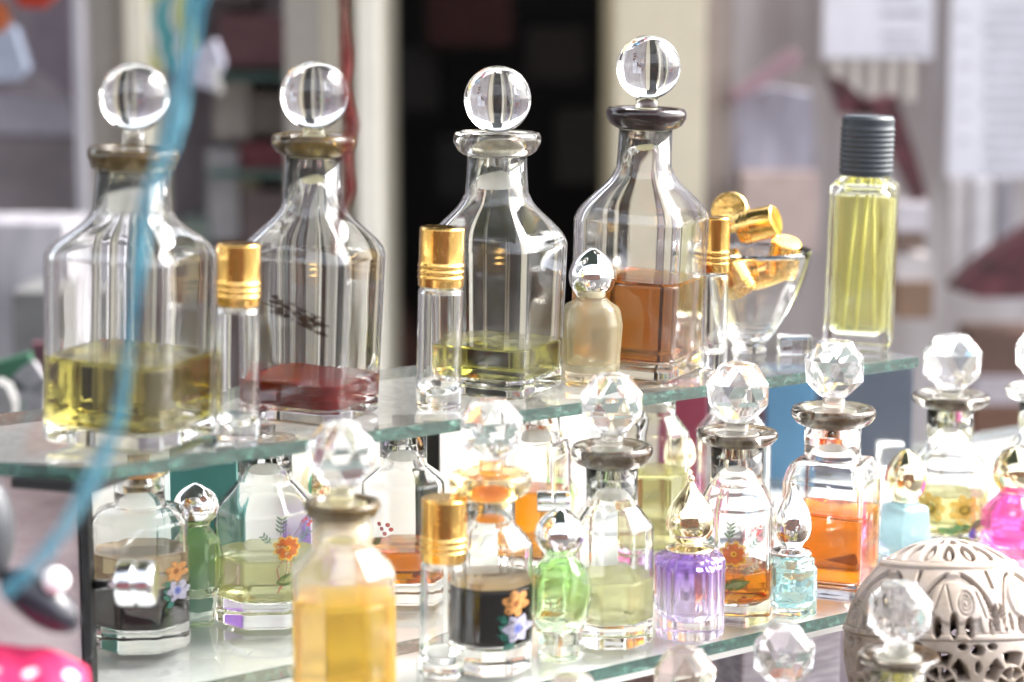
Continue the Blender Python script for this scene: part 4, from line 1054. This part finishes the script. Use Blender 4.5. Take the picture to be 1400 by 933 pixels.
# patterned scarf, bags, left window things
sc = NT('scarf_print'); p = sc.n('ShaderNodeBsdfPrincipled'); wv = sc.n('ShaderNodeTexWave'); wv.inputs['Scale'].default_value = 9; wv.inputs['Distortion'].default_value = 6; wv.inputs['Detail'].default_value = 2
sc.l(sc.coord((1, 1, 1.6)), wv.inputs['Vector']); sc.l(sc.ramp(wv.outputs['Fac'], [(.15, '#3c7f86'), (.4, '#d8d6d2'), (.55, '#8e5c5c'), (.7, '#6da07a'), (.9, '#b3ad4a')]), p.inputs['Base Color'])
boxy('hanging_scarf', 'green and teal patterned scarf hanging behind the ribbon', 'scarf', (205, -120, 262, 98), BD - .05, .02, sc.done(p.outputs[0]))
def blob(name, label, cat, pts, D, th, mat, group=None):
    """flat goods with a free outline, given real thickness and a rounded edge"""
    Pc = at(sum(p[0] for p in pts) / len(pts), sum(p[1] for p in pts) / len(pts), D); Y = Pc.y
    bm = bmesh.new(); V = []
    for x, y in pts:
        z = zat(y, Y); V.append((xat(x, Y, z) - Pc.x, z - Pc.z))
    f0 = [bm.verts.new((a, 0, b)) for a, b in V]; fm = [bm.verts.new((a * 1.04, th / 2, b * 1.04)) for a, b in V]; f1 = [bm.verts.new((a, th, b)) for a, b in V]
    n = len(V)
    bm.faces.new(f0); bm.faces.new(f1[::-1])
    for i in range(n):
        j = (i + 1) % n; bm.faces.new((f0[i], fm[i], fm[j], f0[j])); bm.faces.new((fm[i], f1[i], f1[j], fm[j]))
    o = from_bm(name, bm, mat, None, smooth=False); o.location = (Pc.x, Y, Pc.z); tag(o, label, cat, group); return o
blob('plastic_bag', 'white lavender plastic bag hanging behind the ribbon', 'bag', [(256, 70), (292, 55), (304, 88), (286, 122), (256, 112)], BD - .12, .03, bgm('bag_white', '#a5a5b4'))
blob('paper_tag', 'slim white paper tag hanging by the plastic bag', 'tag', [(288, 92), (294, 90), (304, 126), (297, 128)], BD - .14, .004, bgm('tag_white', '#c6c4c0'))
blob('plastic_bag', 'clear bluish plastic bag at the upper left', 'bag', [(-30, 30), (18, 38), (36, 96), (22, 110), (-30, 112)], BD - .1, .03, bgm('bag_blue', '#98a0b2'))
blob('ornament', 'round red ornament at the top left edge', 'ornament', [(10, -40), (60, -40), (74, -6), (54, 12), (28, 10), (14, -8)], BD - .3, .03, bgm('red_orn', '#a03222', rough=.35))
blob('ornament', 'orange ornament with gold trim at the left edge', 'ornament', [(-40, 0), (2, 4), (6, 30), (-4, 44), (-40, 40)], BD - .3, .03, bgm('orange_orn', '#a8562e', rough=.35))
blob('plastic_sheet', 'folded mauve plastic sheet behind the left window', 'plastic sheet', [(40, -60), (106, -60), (106, 150), (92, 130), (48, 92)], BD + .02, .03, bgm('mauve_sheet', '#8f8490', rough=.3))
blob('plastic_sheet', 'pale grey plastic sheet lower in the left window', 'plastic sheet', [(-20, 130), (96, 140), (104, 185), (-20, 180)], BD + .03, .03, bgm('pale_sheet', '#a9a6b2', rough=.3))
boxy('carton', 'dark charcoal carton in the lower left window', 'carton', (-60, 190, 106, 306), BD + .04, .08, bgm('char', '#857d80', var=.25, vs=14))
boxy('carton', 'pale grey wrapped carton at the left behind the olive decanter', 'carton', (-80, 306, 92, 560), BD - .25, .1, mottled('grey_wrap', [(.3, '#8b8890'), (.6, '#b4b1b8')], 20, (3, 1, .4)))
boxy('carton', 'dark grey carton between the pale carton and the olive decanter', 'carton', (20, 400, 80, 640), BD - .36, .1, bgm('grey5', '#6a6a6a', var=.2))
blob('packet', 'white and green packet with dark scrawl at the left edge', 'packet', [(12, 520), (44, 494), (62, 520), (60, 572), (22, 578)], 1.5, .01, mottled('packet', [(.4, '#1e2a28'), (.47, '#7a797d'), (.62, '#8b898d'), (.72, '#3e7a58')], 60, (1, 1, 1)))
blob('packet', 'dark green packet behind the white one at the left edge', 'packet', [(-20, 500), (40, 484), (46, 560), (-20, 575)], 1.53, .012, bgm('green_pack', '#2f5c46'))
blob('packet', 'dark maroon packet beside the olive decanter', 'packet', [(44, 470), (72, 470), (72, 575), (50, 575)], 1.54, .012, bgm('maroon_pack', '#54303a'))
blob('round_tin', 'round white tin cut by the left edge of the shelf', 'tin', [(-24, 530), (-8, 522), (8, 530), (17, 552), (17, 585), (-24, 590)], 1.45, .02, bgm('tin', '#7d7d7d', rough=.3))

# right wall with hung goods
prism('wall', 'pale grey mauve market wall on the right hung with goods', 'wall', 962, 2200, BD + .2, BD + .26, mottled('right_wall', [(.3, '#8f8685'), (.5, '#aaa3a2'), (.7, '#b9b4b6')], 7, (2.2, 1, .35)))
prism('wall', 'pale wall far left of the shop front', 'wall', -2200, -420, BD + .2, BD + .26, bgm('left_wall', '#9a9294'))
prism('pilaster', 'grey brown strip right of the warm cream jamb', 'pilaster', 962, 1000, BD + .02, BD + .2, bgm('grey_brown', '#8a7f7a', var=.1))
def notice(label, rect, lines, seed):
    o = boxy('notice', label, 'notice', rect, BD + .1, .004, bgm('paper%d' % seed, '#d6d5dc', var=.03), 'typed white notices on the right wall')
    rnd = random.Random(seed); Y = o.location.y - .0012
    bm = bmesh.new()
    for (x0, x1, y, h) in lines:
        z1, z0 = zat(y, Y), zat(y + h, Y)
        X0 = xat(x0, Y, z0) - o.location.x; X1 = xat(x1, Y, z0) - o.location.x
        box_bm(bm, X0, X1, -.0012, -.0002, z0 - o.location.z, z1 - o.location.z)
    from_bm('print_lines', bm, bgm('ink%d' % seed, '#b0afb8', var=.2), o, smooth=False)
notice('short white notice hanging above the slate capped bottle', (1127, -120, 1278, 80), [(1206, 1262, 14, 8), (1206, 1256, 44, 6), (1210, 1262, 62, 6), (1206, 1250, -10, 8)], 1)
ln = [(1350 - (i % 3) * 3, 1440, 4 + i * 17, 7) for i in range(14)] + [(1312, 1326, 20 + i * 34, 4) for i in range(6)]
notice('large white notice with ruled lines at the right edge', (1300, -120, 1470, 242), ln, 2)
dred = mottled('dark_red_leather', [(.35, '#2a1418'), (.6, '#5a2a30'), (.8, '#74414a')], 40)
blob('leather_pouch', 'dark red pouch hanging left of the slate cap', 'pouch', [(1132, 102), (1158, 112), (1184, 138), (1190, 160), (1150, 156)], BD - .02, .03, dred, 'dark red leather goods on the right wall')
blob('leather_strap', 'long dark red strap hanging behind the slate cap', 'strap', [(1186, 138), (1226, 132), (1248, 200), (1268, 268), (1252, 276), (1214, 190)], BD - .03, .03, dred, 'dark red leather goods on the right wall')
blob('leather_bag', 'big dark red pointed bag hanging at the right edge', 'bag', [(1306, 398), (1330, 372), (1372, 340), (1420, 310), (1440, 400), (1390, 408), (1340, 408)], BD - .05, .05, dred, 'dark red leather goods on the right wall')
blob('umbrella', 'folded pinkish umbrella slanting on the wall', 'umbrella', [(998, 128), (1080, 68), (1096, 76), (1092, 92), (1006, 140)], BD - .02, .02, bgm('dusty_pink', '#94787f', var=.15))
blob('cloth', 'grey lavender cloth draped on the wall right of the jamb', 'cloth', [(1000, 135), (1060, 120), (1110, 130), (1118, 235), (1050, 245), (1004, 230)], BD + .02, .04, mottled('lav', [(.35, '#85818a'), (.65, '#b4b2c0')], 16, (3, 1, .5)))
boxy('carton', 'pinkish beige carton behind the glass bowl', 'carton', (1016, 238, 1120, 345), BD - .02, .08, bgm('pinkbeige', '#b29e97'), 'cartons on the right wall')
for i, (rc, c, nm) in enumerate((((1228, 318, 1264, 342), '#6e5a50', 'small brown carton right of the slate capped bottle'), ((1228, 385, 1276, 436), '#7d6350', 'tan brown carton below the small brown one'), ((1226, 350, 1272, 384), '#b9b2b1', 'white carton between the two brown ones'),
                                ((1226, 280, 1270, 316), '#bcb6bb', 'white carton above the small brown one'), ((1328, 455, 1420, 515), '#5d463d', 'dark brown carton behind the far right stopper'), ((1334, 556, 1460, 606), '#6b4c3c', 'reddish brown carton at the right edge above the pink bottle'),
                                ((1334, 516, 1420, 553), '#aba3a8', 'pale carton between the two right hand brown cartons'))):
    boxy('carton', nm, 'carton', rc, BD - .04, .07, bgm('rb%d' % i, c, var=.12), 'cartons on the right wall')
for i, x in enumerate((1140, 1165, 1190, 1215, 1240)):
    boxy('hanging_strip', ['first', 'second', 'third', 'fourth', 'fifth'][i] + ' pale tassel from the left under the short notice', 'tassel', (x, 84, x + 11, 138 - 6 * (i % 2)), BD + .06, .01, bgm('strip%d' % i, '#c2bcb2'), 'pale tassels under the notice')
for i, (x, w, c) in enumerate(((1300, 18, '#b9b5b6'), (1330, 26, '#c4c2c4'), (1366, 20, '#8e8a90'))):
    boxy('hanging_strip', ['warm grey', 'whitish', 'dark grey'][i] + ' cloth strip hanging below the ruled notice', 'strip', (x, 246, x + w, 400 - 20 * i), BD + .05, .02, bgm('vs%d' % i, c), 'cloth strips under the ruled notice')
# pale lower wall behind lower shelf gap
# ground
gm = bmesh.new(); g = 120
vs = [gm.verts.new(p) for p in ((-g, -g, -1.05), (g, -g, -1.05), (g, g, -1.05), (-g, g, -1.05))]; gm.faces.new(vs)
o = from_bm('pavement', gm, solid('paving', (.05, .048, .046), .8, var=.25, vs=3), None, smooth=False); o['kind'] = 'structure'

# awning over the stall: shades the wall and the upper shelf, leaves the lower shelf in the sun
am = bmesh.new(); H = .62; nfr = -.15; q = [Vector((-3, .7)), Vector((.3, .7)), Vector((.3, 1.62)), Vector((-3, 1.62))]
vs = [am.verts.new((p.x, p.y, H + .0 + dz + (.25 if i > 1 else 0))) for dz in (0, .012) for i, p in enumerate(q)]
for f in ((0, 1, 2, 3), (7, 6, 5, 4), (0, 4, 5, 1), (1, 5, 6, 2), (2, 6, 7, 3), (3, 7, 4, 0)): am.faces.new([vs[i] for i in f])
tag(from_bm('awning', am, solid('awning_canvas', (.1, .14, .12), .8), None, smooth=False), 'dark green canvas awning over the stall', 'awning')

# the stalls across the lane, seen only mirrored in glass and chrome
t = NT('opposite_stalls'); p = t.n('ShaderNodeBsdfPrincipled'); p.inputs['Roughness'].default_value = .8
vz = t.n('ShaderNodeTexVoronoi'); vz.inputs['Scale'].default_value = 3.2; t.l(t.coord((1, 1, 1.4)), vz.inputs['Vector'])
t.l(t.ramp(vz.outputs['Color'], [(.1, '#1d1a1c'), (.3, '#4a2a26'), (.45, '#2b3a36'), (.6, '#5a4d40'), (.75, '#7a3a22'), (.9, '#3a3f52')]), p.inputs['Base Color'])
om = bmesh.new(); box_bm(om, -6, 3.2, -3.4, -3.2, -1.05, 1.5)
tag(from_bm('wall', om, t.done(p.outputs[0]), None, smooth=False), 'dark jumbled stall front across the lane, mirrored in the chrome caps', 'wall')

# ------------------------------------------------------------------ light
w = bpy.data.worlds.new('World'); SC.world = w; w.use_nodes = True
nt = w.node_tree; bg = nt.nodes['Background']
sky = nt.nodes.new('ShaderNodeTexSky'); sky.sky_type = 'NISHITA'; sky.sun_disc = False
SUN = Vector((.70, .22, .68)).normalized()
sky.sun_elevation = math.asin(SUN.z); sky.sun_rotation = math.atan2(SUN.x, SUN.y)
sky.dust_density = 3; sky.air_density = 1
hs = nt.nodes.new('ShaderNodeHueSaturation'); hs.inputs['Saturation'].default_value = .3
nt.links.new(sky.outputs[0], hs.inputs['Color']); nt.links.new(hs.outputs[0], bg.inputs[0]); bg.inputs[1].default_value = .15
sd = bpy.data.lights.new('sun', 'SUN'); sd.energy = 1.5; sd.angle = R(40); sd.color = (1, .95, .88)
so = bpy.data.objects.new('sun', sd); COL.objects.link(so); so.rotation_euler = SUN.to_track_quat('Z', 'Y').to_euler()

# ------------------------------------------------------------------ render settings
vs_ = SC.view_settings; SC.display_settings.display_device = 'sRGB'
vs_.view_transform = 'Standard'; vs_.look = 'None'; vs_.exposure = 2.45; vs_.gamma = 1
cy = SC.cycles
cy.max_bounces = 28; cy.transmission_bounces = 26; cy.glossy_bounces = 10; cy.diffuse_bounces = 4; cy.transparent_max_bounces = 24; cy.volume_bounces = 0
cy.caustics_reflective = True; cy.caustics_refractive = True; cy.blur_glossy = .3
cy.sample_clamp_indirect = 30; cy.sample_clamp_direct = 0
cy.use_denoising = True; cy.denoiser = 'OPENIMAGEDENOISE'
try: cy.denoising_input_passes = 'RGB_ALBEDO_NORMAL'; cy.denoising_prefilter = 'ACCURATE'
except Exception: pass
cy.use_adaptive_sampling = False
